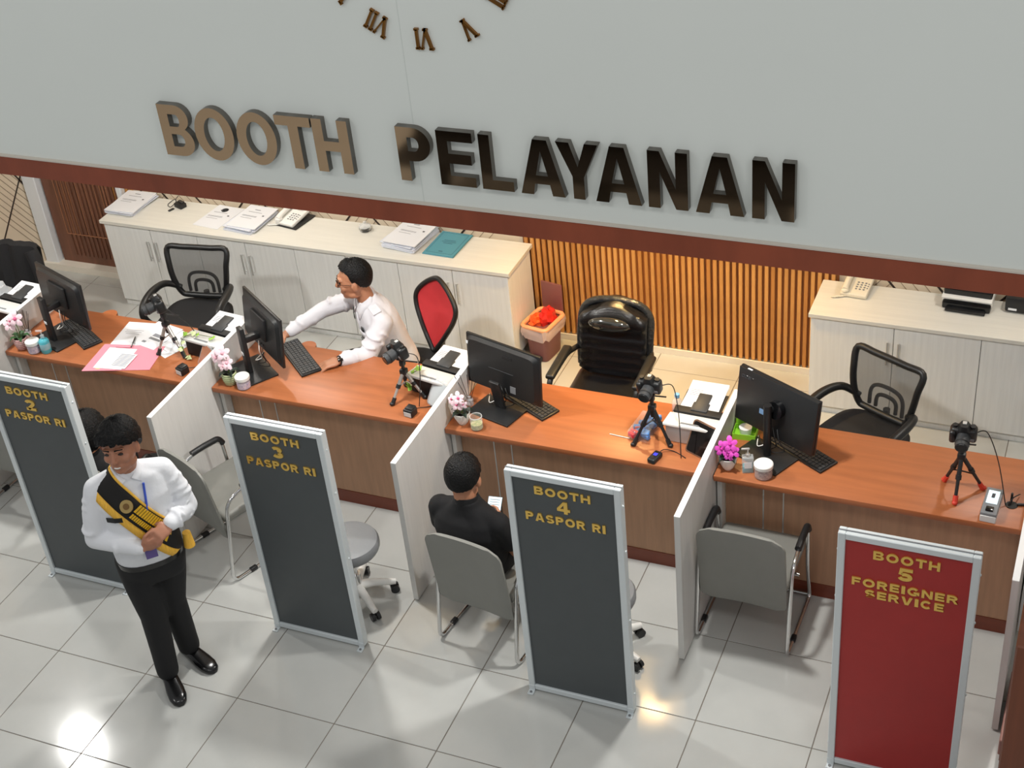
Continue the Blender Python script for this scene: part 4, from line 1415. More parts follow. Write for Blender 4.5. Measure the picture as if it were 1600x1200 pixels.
rig((.285, 1.80), [(.236, 1.69), (.225, 1.90), (.40, 1.81)], 1.115, math.radians(-30), 'silver table tripod on the booth 3 counter', 'black camera on the silver tripod in front of the red chair', m_legs, m_black, (.40, 1.72, D + .004))
rig((1.82, 1.79), [(1.731, 1.70), (1.80, 1.92), (1.935, 1.745)], 1.155, math.radians(-4), 'black table tripod over the box of blue clips in booth 4', 'black camera on the black tripod in booth 4', m_black, m_black, (2.02, 1.66, D + .004))
rig((3.465, 1.785), [(3.385, 1.85), (3.465, 1.672), (3.585, 1.835)], 1.165, math.radians(2), 'black table tripod with red feet in booth 5', 'black camera on the red-footed tripod in booth 5', m_black, m_redleg, (3.706, 1.735, D + .004))

# ------------------------------------------------------------------ fingerprint readers
def fp(loc, rz, label, body, top, kind=0):
    t = thing('fingerprint_reader', label, 'scanner', loc, rz, 'fingerprint readers')
    if kind == 0:
        MB().rbox((0, 0, .024), (.062, .062, .048), .006, 2).build('body', body, t)
        MB().rbox((0, .006, .05), (.052, .05, .012), .006, 2).build('hood', top, t)
        MB().rbox((0, -.0315, .02), (.05, .002, .03), .0005, 1).build('label_plate', m_lgrey, t, smooth=False)
        MB().tube(cat([(0, .03, .02), (.02, .07, .01), (.07, .12, .004), (.09, .18, .004)], 6), .0025, 6).build('cable', m_black, t)
    elif kind == 1:
        MB().rbox((0, 0, .016), (.05, .095, .032), .012, 3).build('body', body, t)
        MB().rbox((0, .008, .0325), (.022, .022, .002), .0008, 1).build('sensor_window', m_bluescr, t, smooth=False, label='glowing blue sensor')
        MB().tube(cat([(0, .045, .016), (.01, .08, .02), (.06, .11, .004), (.14, .09, .004)], 6), .0025, 6).build('cable', m_black, t)
    else:
        MB().rbox((0, 0, .02), (.078, .205, .04), .003, 1).build('body', m_lgrey, t)
        cv = MB().rbox((0, .004, .05), (.08, .20, .022), .004, 2, mat=Matrix.Rotation(math.radians(3), 4, 'X')).build('cover', m_mgrey, t)
        MB().rbox((0, .03, .0635), (.056, .10, .002), .0005, 1, mat=Matrix.Rotation(math.radians(3), 4, 'X')).build('display', m_screen, cv, smooth=False, label='lit white display')
        MB().rbox((0, .04, .0655), (.016, .034, .001), .0003, 1, mat=Matrix.Rotation(math.radians(3), 4, 'X')).build('display_mark', m_printd, cv, smooth=False)
        MB().rbox((0, -.065, .058), (.038, .036, .014), .003, 2).build('finger_well', m_blackg, t)
    return t
fp((-1.215, 1.655, D), math.radians(-18), 'small black fingerprint reader at the right end of booth 2', m_black, m_black)
fp((.385, 1.635, D), math.radians(-8), 'small black fingerprint reader by the silver tripod in booth 3', m_black, m_black)
fp((1.885, 1.615, D), math.radians(-14), 'black fingerprint reader with a blue light in booth 4', m_black, m_black, 1)
fp((3.643, 1.678, D), math.radians(-3), 'grey fingerprint terminal with a lit display in booth 5', None, None, 2)
gm = thing('cable_grommet', 'round black cable hole with loose plugs beside the grey terminal', 'grommet', (3.735, 1.745, D))
MB().lathe([(.0, .0), (.03, 0), (.03, .003), (.0, .0015)], 24).build('ring', m_blackm, gm)
MB().tube(cat([(-.01, 0, .003), (.0, .02, .03), (.02, .05, .03), (.03, .085, .012)], 6), .003, 6).build('cable', m_black, gm)
MB().rbox((-.005, .03, .03), (.012, .016, .05), .003, 1).build('plug', m_black, gm)
MB().rbox((.05, .01, .008), (.05, .014, .014), .004, 1, rz=.2).build('plug', m_black, gm)

# ------------------------------------------------------------------ sheet-fed scanners
def adf(loc, rz, label, front, rim, sheets=True, tray=m_black, sl=.17):
    t = thing('sheet_scanner', label, 'scanner', loc, rz, 'sheet-fed scanners')
    MB().rbox((0, .03, .055), (.29, .15, .11), .008, 2).build('body', front, t)
    MB().rbox((0, -.022, .126), (.30, .13, .018), .005, 2, mat=Matrix.Rotation(math.radians(-6), 4, 'X')).build('top_lid', rim, t)
    MB().rbox((0, -.045, .142), (.11, .012, .006), .002, 1).build('lid_grip', m_mgrey, t)
    MB().rbox((.03, -.046, .07), (.035, .002, .01), .0005, 1).build('badge', m_mgrey, t, smooth=False)
    MB().rbox((.0, -.0465, .04), (.016, .002, .016), .0005, 1).build('button', m_blackg, t, smooth=False)
    Y = Matrix.Translation((0, .085, .112)) @ Matrix.Rotation(math.radians(7), 4, 'X')
    MB().rbox((0, .02, .006), (.28, .05, .018), .004, 2, mat=Y).build('feeder', m_blackm, t)
    MB().rbox((0, .11, .002), (.24, .17, .006), .003, 1, mat=Y).build('feed_tray', tray, t)
    if sheets:
        for k in range(3):
            MB().rbox((-.01 + .006 * k, .02 + sl / 2 + .004 * k, .008 + k * .0025), (.215, sl, .0018), .0005, 1, mat=Y @ Matrix.Rotation(.03 * (k - 1), 4, 'Z')).build('sheet', m_paper, t, smooth=False)
        for j in range(4):
            MB().box((-.06, .02 + sl * .7 - j * .014, .0148), (.07, .003, .0005), mat=Y).build('print_line', m_print, t, smooth=False)
        MB().rbox((.0, .09, .018), (.075, .14, .012), .004, 2, mat=Y).rbox((.0, .05, .016), (.095, .07, .012), .004, 2, mat=Y).build('tray_extension', m_dgrey, t)
    return t
adf((2.035, 1.835, D), math.radians(-2), 'white sheet-fed scanner with printed sheets in booth 4', m_lgrey, m_wplas, sl=.24)
adf((.435, 1.875, D), math.radians(-10), 'black sheet-fed scanner with white lid behind the tripod in booth 3', m_blackm, m_lgrey)
adf((-1.155, 1.875, D), math.radians(-8), 'black sheet-fed scanner with white lid at the right end of booth 2', m_blackm, m_lgrey)
adf((-2.745, 1.875, D), math.radians(-6), 'black sheet-fed scanner cut off by the left edge', m_blackm, m_lgrey)

# signature tablets leaning on the scanners
def tablet(loc, rz, label, rimm, w=.15, h=.20, glass=None, lean=28):
    t = thing('signature_tablet', label, 'tablet', loc, rz, 'tablets leaning on the scanners')
    X = Matrix.Rotation(math.radians(-lean), 4, 'X') @ Matrix(((1, 0, 0, 0), (0, 0, -1, 0), (0, 1, 0, h / 2), (0, 0, 0, 1)))
    MB().prism(rrect(w, h, .02), -.005, .004, X).build('rim', rimm, t, ang=30)
    MB().prism(rrect(w - .016, h - .016, .014), .003, .0052, X).build('glass', glass or m_mirror, t, smooth=False)
    MB().cyl((0, .012, .012), (0, .085, .006), .004, seg=6).build('prop', m_black, t)
    return t
tablet((2.095, 1.705, D), math.radians(-24), 'rose-rimmed tablet leaning on the white scanner in booth 4', m_copper, .17, .19)
tablet((.49, 1.735, D), math.radians(-30), 'tablet with a painted pale reflection leaning at the right end of booth 3', m_acryl, .15, .17, M('pale_reflection', (190, 196, 198), .15))  # pale reflection is painted into the glass colour
tablet((-1.115, 1.725, D), math.radians(-34), 'tablet with a painted copper reflection leaning at the right end of booth 2', m_acryl, .15, .16, M('copper_reflection', (178, 120, 92), .15))  # glass colour holds a painted copper reflection

# ------------------------------------------------------------------ orchids
def flower(mb_p, mb_c, c, nrm, r, seed):
    rng = random.Random(seed)
    nrm = Vector(nrm).normalized()
    x = nrm.orthogonal().normalized()
    y = nrm.cross(x)
    for k in range(5):
        a = 2 * PI * k / 5 + .3
        d = x * math.cos(a) + y * math.sin(a)
        s = nrm.cross(d)
        L = r * (1.0 if k % 2 else .85)
        vs, fs = [], []
        for i, (f, w, lift) in enumerate(((.08, .12, .02), (.35, .42, .10), (.7, .5, .08), (1.0, .22, -.05))):
            for q in (-1, 0, 1):
                vs.append(Vector(c) + d * L * f + s * (q * w * r * .62) + nrm * (lift * r + (.06 * r if q == 0 else 0)))
        for i in range(3):
            for q in range(2):
                a0 = i * 3 + q
                fs.append((a0, a0 + 1, a0 + 4, a0 + 3))
        mb_p.append((vs, fs))
    mb_c.append((Vector(c) + nrm * r * .14, r * .2))
def orchid(loc, label, pot, petal, throat, fl, leafm, h, rz=0):
    t = thing('potted_orchid', label, 'plant', loc, rz, 'potted orchids on the counters')
    if pot == 'striped_red' or pot == 'striped_green':
        base, stripe = (m_potp, m_stripe_red) if pot == 'striped_red' else (m_potg, m_stripe_grn)
        p = MB().lathe([(.028, 0), (.036, .006), (.046, .04), (.048, .07), (.044, .085), (.040, .085), (.042, .06), (0, .055)], 28).build('pot', base, t)
        for z in (.018, .033, .048, .063, .076):
            rr = np.interp(z, [.006, .04, .07, .085], [.036, .046, .048, .044])
            MB().lathe([(rr - .001, -.003), (rr + .0015, 0), (rr - .001, .003)], 28, (0, 0, z), cap0=False, cap1=False).build('pot_stripe', stripe, p)
        zt = .075
    else:
        MB().lathe([(.022, 0), (.026, .008), (.03, .012), (.046, .05), (.05, .082), (.046, .082), (.04, .05), (0, .045)], 10 if pot == 'facet' else 28).build('pot', m_potw, t, ang=20)
        zt = .07
    MB().lathe([(0, zt + .004), (.038, zt)], 20, cap0=False).build('soil', m_soil, t)
    stems = []
    for k in range(2):
        s = (-1) ** k
        pts = cat([(0, 0, zt), (s * .012, .0, zt + h * .5), (s * .02 - .01, -.015, zt + h * .9), (s * .035, -.03, zt + h)], 5)
        MB().tube(pts, .0025, 6).build('stem', m_stem, t)
    for k in range(5):
        a = 2 * PI * k / 5 + .5
        d = Vector((math.cos(a), math.sin(a), 0))
        s = Vector((-d.y, d.x, 0))
        vs, fs = [], []
        for i, (f, w, z) in enumerate(((0.1, .3, 0), (.4, 1, .025), (.75, .8, .03), (1, .1, .012))):
            for q in (-1, 0, 1):
                vs.append(d * .07 * f + s * q * .018 * w + Vector((0, 0, zt + z + (.0 if q else -.006))))
        for i in range(3):
            for q in range(2):
                a0 = i * 3 + q
                fs.append((a0, a0 + 1, a0 + 4, a0 + 3))
        MB().add(vs, fs).build('leaf', leafm, t)
    for i, (fx, fy, fz, r) in enumerate(fl):
        P, Cc = [], []
        r *= 1.25
        flower(P, Cc, (fx * 1.2, fy, zt + fz), (random.uniform(-.2, .4), -.8, random.uniform(.2, .6)), r, i)
        f = MB()
        for vs, fs in P:
            f.add(vs, fs)
        fo = f.build('blossom', petal, t)
        MB().ell(Cc[0][0], (Cc[0][1],) * 3, seg=8, n=6).build('throat', throat, fo)
    return t
orchid((-2.445, 1.628, D), 'pale pink orchid in a maroon-striped pot in booth 2', 'striped_red', m_petal, m_petalc, [(.03, -.02, .17, .048), (-.035, -.01, .11, .042), (-.012, -.02, .145, .03)], m_green, .15)
orchid((-.848, 1.635, D), 'pale pink orchid in a green-striped pot in booth 3', 'striped_green', m_petal, M('soft_throat', (236, 176, 190), .6), [(.0, -.015, .16, .044), (-.04, -.02, .125, .042), (.022, -.025, .10, .04), (-.005, -.03, .075, .03)], m_leafd, .14)
orchid((.720, 1.64, D), 'pink orchid in a white faceted pot in booth 4', 'facet', m_petal, m_petalc, [(.0, -.02, .12, .034), (-.012, -.02, .075, .034), (.022, -.02, .085, .024), (-.045, .0, .09, .026)], m_leafd, .11)
orchid((2.285, 1.65, D), 'magenta orchid in a plain white pot in booth 5', 'round', m_petalm, M('magenta_throat', (190, 40, 150), .5), [(.015, -.02, .11, .038), (-.025, -.02, .07, .036), (.03, -.025, .07, .032), (.008, -.03, .045, .03)], m_leafd, .09)

# ------------------------------------------------------------------ sweet jars, sanitiser bottles, diffusers
def jar(loc, label, sweets, lid=True, r=.044, h=.072, lidm=None):
    t = thing('sweet_jar', label, 'jar', loc, random.uniform(0, 6), 'jars of sweets on the counters')
    MB().lathe([(r * .9, 0), (r, .006), (r, h * .85), (r * .9, h), (r * .86, h), (r * .96, h * .85), (r * .96, .008), (0, .006)], 28, cap1=False).build('glass_body', m_film, t)
    MB().lathe([(0, .008), (r * .93, .008), (r * .93, h * (.62 if lid else .45)), (r * .6, h * .7 if lid else h * .5), (0, h * .7 if lid else h * .52)], 24).build('sweets', sweets, t)
    if lid:
        MB().lathe([(r * 1.04, h * .9), (r * 1.06, h * 1.0), (r * 1.06, h * 1.18), (r * .97, h * 1.24), (0, h * 1.25)], 28).build('lid', m_wplas, t)
    else:
        MB().tube([(r * .93 * math.cos(a), r * .93 * math.sin(a), h) for a in np.linspace(0, 2 * PI, 28, endpoint=False)], .003, 6, closed=True).build('glass_lip', m_acryl, t)
    return t
jar((-2.335, 1.612, D), 'white-lidded sweet jar beside the blue sanitiser in booth 2', m_sweet)
jar((-.745, 1.620, D), 'white-lidded sweet jar beside the green-striped pot', m_sweet)
jar((.818, 1.618, D), 'open glass sweet jar beside the white faceted pot', m_sweet3, False, .037, .085)
jar((2.483, 1.635, D), 'white-lidded sweet jar beside the clear sanitiser in booth 5', m_sweet2, True, .049, .072)
def pump(loc, label, kind):
    t = thing('sanitiser_bottle', label, 'bottle', loc, math.radians(200), 'hand sanitiser pumps')
    if kind == 0:
        MB().lathe([(.03, 0), (.034, .006), (.034, .085), (.026, .098), (.012, .104), (.012, .112)], 24).build('bottle', m_gel, t)
        MB().lathe([(.0345, .03), (.035, .032), (.035, .07), (.0345, .072)], 24, cap0=False, cap1=False).build('label_band', m_acryl, t)
        z = .112
    else:
        MB().rbox((0, 0, .05), (.062, .044, .10), .006, 2).build('bottle', m_acryl, t)
        MB().rbox((0, 0, .022), (.054, .037, .038), .004, 2).build('gel', m_gel, t)
        MB().rbox((0, .0225, .055), (.04, .001, .04), .0003, 1).build('label', m_sticker, t, smooth=False)
        z = .10
    MB().cyl((0, 0, z), (0, 0, z + .016), .013, seg=16).build('collar', m_steel if kind else m_acryl, t)
    MB().cyl((0, 0, z + .016), (0, 0, z + .045), .004, seg=8).rbox((.012, 0, z + .05), (.045, .012, .011), .004, 2).build('pump_head', m_steel if kind else m_acryl, t)
    return t
pump((-2.255, 1.632, D), 'blue hand sanitiser pump bottle in booth 2', 0)
pump((2.392, 1.655, D), 'clear square sanitiser pump bottle in booth 5', 1)
def diffuser(loc, label):
    t = thing('reed_diffuser', label, 'diffuser', loc, 0, 'reed diffusers')
    MB().lathe([(.018, 0), (.022, .004), (.022, .04), (.011, .05), (.011, .06)], 20).build('bottle', m_acryl, t)
    MB().box((0, -.0225, .022), (.022, .002, .02)).build('label', m_sticker, t, smooth=False)
    for k in range(5):
        a = -1.2 + k * .55
        MB().cyl((0, 0, .01), (.075 * math.sin(a), .02 * math.cos(a * 2), .20), .0018, seg=5).build('reed', m_reed, t)
    return t
diffuser((.685, 1.82, D), 'reed diffuser by the partition behind the pink orchid in booth 4')
diffuser((-2.49, 1.75, D), 'reed diffuser by the partition behind the orchid in booth 2')

# ------------------------------------------------------------------ booth 2 papers
fo = thing('pink_folder', 'pink card folder with forms lying on the booth 2 counter', 'folder', (-1.69, 1.705, D), math.radians(14))
MB().prism([(-.235, -.155), (.215, -.135), (.225, .13), (-.20, .155)], .0005, .004).build('cover', m_pink, fo, smooth=False)
MB().rbox((-.06, -.015, .006), (.20, .235, .003), .001, 1, rz=-.1).build('form_sheet', m_paper, fo, smooth=False)
MB().rbox((-.125, -.015, .0045), (.03, .24, .002), .0005, 1, rz=-.1).build('card_tab', M('manila', (222, 190, 140), .6), fo, smooth=False)
MB().rbox((-.005, -.045, .009), (.14, .165, .002), .0005, 1, rz=-.16).build('form_sheet', m_paper, fo, smooth=False)
for j in range(9):
    MB().box((-.005 + .0025 * j, -.10 + .015 * j, .0104), (.10, .005, .0008), rz=-.16).build('print_line', m_print, fo, smooth=False)
MB().rbox((-.055, .115, .009), (.10, .014, .004), .001, 1, rz=-.08).build('folder_clip', m_pink, fo, smooth=False)
def sheet(loc, rz, label, lines, w=.21, h=.297):
    t = thing('paper_sheet', label, 'paper', loc, rz, 'loose sheets in booth 2')
    MB().rbox((0, 0, .0012), (w, h, .002), .0005, 1).build('sheet', m_paper, t, smooth=False)
    for (a, b, c, d, m) in lines:
        MB().box((a, b, .0026), (c, d, .0005)).build('print_block', m, t, smooth=False)
    return t
sheet((-1.80, 1.955, D), math.radians(8), 'white form sheet under the silver tripod, nearest the keyboard', [(0, .05, .15, .003, m_print), (0, .03, .15, .003, m_print), (0, .01, .12, .003, m_print)])
sheet((-1.64, 1.985, D + .003), math.radians(-12), 'white form sheet with grey blocks under the silver tripod', [(.03, .0, .10, .03, m_print), (.03, -.04, .10, .022, m_mgrey), (-.02, -.09, .03, .02, m_print)], .23, .27)
sheet((-1.47, 1.93, D), math.radians(-24), 'white sheet beside the tripod feet, nearest the fingerprint reader', [(0, -.08, .1, .003, m_print)], .21, .26)
pn = thing('pen', 'black pen lying on the forms in booth 2', 'pen', (-1.735, 1.865, D + .009), math.radians(112))
MB().cyl((-.06, 0, .004), (.055, 0, .004), .004, seg=8).cyl((.055, 0, .004), (.068, 0, .004), .004, .001, seg=8).build('barrel', m_blackg, pn)
MB().rbox((-.04, 0, .009), (.035, .003, .002), .0005, 1).build('clip', m_steel, pn, smooth=False)

# ivy trailing over the scanners
def ivy(loc, label, spots, seed):
    rng = random.Random(seed)
    t = thing('ivy_sprig', label, 'plant', loc, 0, 'ivy sprigs')
    MB().tube(cat(spots, 5), .0022, 6).build('vine', m_stem, t)
    for i, s in enumerate(spots):
        for q in range(2):
            a = rng.uniform(0, 6.28)
            r = rng.uniform(.022, .034)
            c = Vector(s)
            d = Vector((math.cos(a), math.sin(a) * .6, rng.uniform(-.2, .5))).normalized()
            nn = Vector((0, -.5, .9)).normalized()
            sd = d.cross(nn).normalized()
            vs = [c, c + d * r * .5 + sd * r * .6, c + d * r * .9 + sd * r * .28, c + d * r * 1.4, c + d * r * .9 - sd * r * .28, c + d * r * .5 - sd * r * .6, c + d * r * .6 + nn * r * .15]
            MB().add(vs, [(0, 1, 6), (1, 2, 6), (2, 3, 6), (3, 4, 6), (4, 5, 6), (5, 0, 6)]).build('leaf', m_ivyp if rng.random() < .35 else m_ivy, t, smooth=False)
    return t
ivy((-1.30, 1.86, D), 'pale green ivy sprig trailing over the booth 2 scanner', [(.02, -.06, .02), (.01, -.06, .07), (.0, -.05, .12), (.03, -.02, .155), (.09, .0, .16), (.20, .01, .15)], 2)
ivy((.27, 1.84, D), 'pale green ivy sprig behind the booth 3 tripod', [(.0, .05, .01), (.01, .02, .05), (.02, .0, .09), (.04, .0, .14), (.07, .02, .155)], 5)

# booth 4 and 5 bits
bc = thing('clip_box', 'clear box of blue and red clips under the booth 4 tripod', 'box', (1.752, 1.85, D), math.radians(-6))
MB().rbox((0, .0, .03), (.12, .21, .06), .004, 1).build('clear_case', m_film, bc)
rng = random.Random(4)
for k in range(26):
    red = k < 4
    MB().rbox((-.04 + .02 * (k % 2) if red else rng.uniform(-.03, .045), -.09 + .018 * k if red else rng.uniform(-.09, .1), .02 + rng.uniform(0, .025)), (.045, .024, .026), .003, 1, rz=rng.uniform(-.6, .6)).build('clip', m_redbit if red else m_bluebit, bc)
sk = MB().cyl((-.06, .005, .003), (.06, -.005, .003), .0025, seg=8).build('drinking_straw', m_wplas, None)
sk.location = (1.63, 1.762, D)
tag(sk, 'thin white straw lying on the booth 4 counter', 'straw')
wb_ = thing('water_bottle', 'blue-capped water bottle behind the booth 4 camera', 'bottle', (1.87, 2.08, D))
MB().lathe([(.028, 0), (.031, .004), (.031, .06), (.026, .075), (.012, .09), (.012, .1)], 20).build('bottle', m_acryl, wb_)
MB().cyl((0, 0, .098), (0, 0, .118), .015, seg=16).build('cap', m_water, wb_)
wb2 = copy_tree(wb_, (.42, 2.09, D), 0, 'blue-capped water bottle behind the booth 3 scanner')
gb = thing('green_organiser', 'lime green desk organiser by the partition in booth 5', 'organiser', (2.295, 1.985, D), math.radians(4))
def tray(c, d, wall=.003):
    mb = MB()
    x, y, z = d
    mb.b2((c[0] - x / 2, c[1] - y / 2, c[2]), (c[0] + x / 2, c[1] + y / 2, c[2] + .003))
    for sx in (-1, 1):
        mb.b2((c[0] + sx * x / 2 - wall / 2, c[1] - y / 2, c[2]), (c[0] + sx * x / 2 + wall / 2, c[1] + y / 2, c[2] + z))
        mb.b2((c[0] - x / 2, c[1] + sx * y / 2 - wall / 2, c[2]), (c[0] + x / 2, c[1] + sx * y / 2 + wall / 2, c[2] + z))
    return mb
tray((0, -.02, 0), (.125, .10, .035)).build('tray', m_lime, gb, smooth=False)
tray((-.03, .06, 0), (.06, .05, .085)).build('pen_cup', m_lime, gb, smooth=False)
tray((.032, .06, 0), (.058, .05, .06)).build('pen_cup', m_lime, gb, smooth=False)
MB().cyl((.0, -.015, .004), (.0, -.015, .05), .03, .036, seg=20).build('tape_roll', m_wplas, gb)
for k in range(4):
    MB().cyl((-.045 + k * .01, .06, .005), (-.055 + k * .014, .065, .125), .004, seg=6).build('pen', [m_black, m_green, m_black, m_dgrey][k], gb)
MB().cyl((.03, .06, .005), (.034, .06, .075), .012, seg=8).build('glue_stick', M('yellow_plastic', (240, 190, 40), .5), gb)

# clear plastic bag on the far left counter
pb = crumple((0, 0, .09), (.09, .09, .09), 11).build('plastic_bag', m_plastbag, None, ang=20)
pb.location = (-2.93, 2.02, D)
tag(pb, 'crumpled clear plastic bag at the left edge behind the scanner', 'bag')

# dark benches added out of view so the mirror letters reflect something dark
def bench(loc, label):
    t = thing('reflection_bench', label, 'bench', loc, 0, 'unseen benches added as dark reflections')
    MB().rbox((0, 0, .42), (3.6, .55, .07), .02, 2).build('seat', m_fabblk, t)
    MB().rbox((0, -.27, .70), (3.6, .06, .5), .02, 2).build('backrest', m_fabblk, t)
    for s in (-1.5, 0, 1.5):
        MB().rbox((s, 0, .19), (.06, .45, .38), .01, 1).build('leg', m_dgrey, t)
    return t
b0 = bench((.1, -4.0, 0), 'unseen dark bench added for the letter reflections, nearest the booths')
copy_tree(b0, (.1, -4.8, 0), 0, 'unseen dark bench added for the letter reflections, second row')
copy_tree(b0, (.1, -5.6, 0), 0, 'unseen dark bench added for the letter reflections, last row')

# ------------------------------------------------------------------ people
def remesh(mb, name, mat, parent, voxel=.008, it=4, fac=.5, label=None):
    me = mb.mesh(name + '_raw')
    bm = bmesh.new(); bm.from_mesh(me); bmesh.ops.recalc_face_normals(bm, faces=bm.faces[:]); bm.to_mesh(me); bm.free()
    tmp = bpy.data.objects.new('tmp', me)
    COL.objects.link(tmp)
    r = tmp.modifiers.new('r', 'REMESH'); r.mode = 'VOXEL'; r.voxel_size = voxel; r.use_smooth_shade = True
    s = tmp.modifiers.new('s', 'SMOOTH'); s.factor = fac; s.iterations = it
    dg = bpy.context.evaluated_depsgraph_get()
    out = bpy.data.meshes.new_from_object(tmp.evaluated_get(dg))
    bpy.data.objects.remove(tmp)
    bpy.data.meshes.remove(me)
    out.shade_smooth()
    out.name = name
    return link(name, out, mat, parent, label)

class Fr:
    """a frame: origin, L (person's left), F (forward), U (up)"""
    def __init__(s, o, F, U=(0, 0, 1)):
        s.o = Vector(o)
        s.F = Vector(F).normalized()
        U = Vector(U)
        s.U = (U - s.F * U.dot(s.F)).normalized()
        s.L = s.U.cross(s.F).normalized()
    def p(s, l, f, u):
        return s.o + s.L * l + s.F * f + s.U * u
    def ax(s):
        return (s.L, s.F, s.U)

def head_shapes(mb, h, k=1.0):
    A = h.ax()
    E = lambda l, f, u, r: mb.ell(h.p(l * k, f * k, u * k), tuple(x * k for x in r), A, 20, 14)
    E(0, -.012, .035, (.074, .093, .084))
    E(0, .012, -.005, (.070, .082, .085))
    E(0, .028, -.045, (.058, .062, .066))
    E(0, .058, -.085, (.030, .028, .022))
    for s in (-1, 1):
        E(s * .036, .062, -.022, (.026, .024, .024))
        E(s * .078, -.002, -.008, (.011, .020, .031))
        E(s * .045, .015, -.07, (.018, .035, .02))
        mb.cap(h.p(s * .016 * k, .090 * k, .030 * k), h.p(s * .045 * k, .078 * k, .030 * k), .010 * k, .009 * k, 10)
    mb.cap(h.p(0, .092 * k, .020 * k), h.p(0, .108 * k, -.020 * k), .008 * k, .011 * k, 10)
    E(0, .101, -.024, (.017, .012, .009))
    mb.cap(h.p(-.020 * k, .084 * k, -.055 * k), h.p(.020 * k, .084 * k, -.055 * k), .008 * k, .008 * k, 10)
    mb.cap(h.p(-.016 * k, .083 * k, -.064 * k), h.p(.016 * k, .083 * k, -.064 * k), .0075 * k, .0075 * k, 10)

def face_parts(h, t, k=1.0, smile=False):
    for s in (-1, 1):
        e = MB().ell(h.p(s * .031 * k, .0835 * k, .010 * k), (.0150 * k, .007 * k, .0062 * k), h.ax(), 12, 8).build('eye', m_eye, t)
        MB().cap(h.p(s * .015 * k, .0955 * k, .034 * k), h.p(s * .046 * k, .083 * k, .033 * k), .0042 * k, .003 * k, 8).build('eyebrow', m_hair, t)
    if smile:
        MB().tube(cat([h.p(-.022 * k, .0845 * k, -.055 * k), h.p(-.011 * k, .0900 * k, -.0590 * k), h.p(0, .0915 * k, -.0605 * k), h.p(.011 * k, .0900 * k, -.0590 * k), h.p(.022 * k, .0845 * k, -.055 * k)], 4), [.001] * 3 + [.0036 * k] * 11 + [.001] * 3, 8).build('teeth', m_wplas, t)
    else:
        MB().tube(cat([h.p(-.022 * k, .085 * k, -.060 * k), h.p(0, .0915 * k, -.0595 * k), h.p(.022 * k, .085 * k, -.060 * k)], 4), .0022 * k, 6).build('mouth_line', m_lip, t)

def hair_cap(h, t, el0, thick, k=1.0, seed=1, mat=None, jag=3.0, name='hair'):
    """el0(az) = lower edge in degrees, az measured from the face, + to the left; thick(az, el)"""
    rng = random.Random(seed)
    NA, NE = 72, 16
    c = Vector((0, -.010, .022))
    R = Vector((.0775, .097, .098))
    outer, inner = [], []
    jit = [rng.uniform(-jag, jag) for _ in range(NA)]
    for a in range(NA):
        az = 360 * a / NA - 180
        lo = el0(az) + jit[a]
        for e in range(NE + 1):
            el = lo + (90 - lo) * e / NE
            ca, sa = math.cos(math.radians(el)), math.sin(math.radians(el))
            d = Vector((math.sin(math.radians(az)) * ca, math.cos(math.radians(az)) * ca, sa))
            th = thick(az, el) * (1 + .10 * math.sin(a * 1.9 + e) + .08 * rng.uniform(-1, 1))
            b = Vector((d.x * R.x, d.y * R.y, d.z * R.z))
            q = c + b + d * th
            outer.append(h.p(q.x * k, q.y * k, q.z * k))
            q = c + b * .93
            inner.append(h.p(q.x * k, q.y * k, q.z * k))
    fs = []
    n = NE + 1
    o = len(outer)
    for a in range(NA):
        b = (a + 1) % NA
        for e in range(NE):
            fs.append((a * n + e, b * n + e, b * n + e + 1, a * n + e + 1))
            fs.append((o + a * n + e, o + a * n + e + 1, o + b * n + e + 1, o + b * n + e))
        fs.append((a * n, o + a * n, o + b * n, b * n))
    return MB().add(outer + inner, fs).build(name, mat or m_hair, t, ang=80)

def hand_shapes(mb, W, Dr, N, side, curl=.5, thumb=.6, k=1.0, spread=.0):
    """W wrist, Dr finger direction, N palm normal, side = direction of the thumb"""
    W, Dr, N, S = Vector(W), Vector(Dr).normalized(), Vector(N).normalized(), Vector(side).normalized()
    N = (N - Dr * N.dot(Dr)).normalized()
    S = (S - Dr * S.dot(Dr) - N * S.dot(N)).normalized()
    mb.ell(W + Dr * .045 * k, (.040 * k, .050 * k, .016 * k), (S, Dr, N), 16, 10)
    mb.ell(W + Dr * .07 * k, (.040 * k, .024 * k, .014 * k), (S, Dr, N), 16, 10)
    for i, (off, L) in enumerate(((.029, .074), (.0098, .082), (-.0098, .076), (-.028, .060))):
        p = W + Dr * (.082 * k) + S * off * k
        ang = curl * .5
        for j, f in enumerate((.45, .32, .23)):
            ang += curl * (.75 if j else .35)
            d = Dr * math.cos(ang) + N * math.sin(ang) + S * (off * spread * 20)
            q = p + d.normalized() * L * f * k
            r = (.0092, .0084, .0074)[j] * k
            mb.cap(p, q, r, r * .93, 10, n=3)
            p = q
    p = W + Dr * .028 * k + S * .032 * k
    d1 = (Dr * .55 + S * .75 + N * .35).normalized()
    q = p + d1 * .034 * k
    mb.cap(p, q, .0125 * k, .010 * k, 10, n=3)
    d2 = (Dr * .9 + S * (.35 - thumb * .6) + N * (.2 + thumb * .6)).normalized()
    r_ = q + d2 * .030 * k
    mb.cap(q, r_, .0098 * k, .009 * k, 10, n=3)
    mb.cap(r_, r_ + (d2 + N * thumb * .3).normalized() * .022 * k, .0088 * k, .0075 * k, 10, n=3)

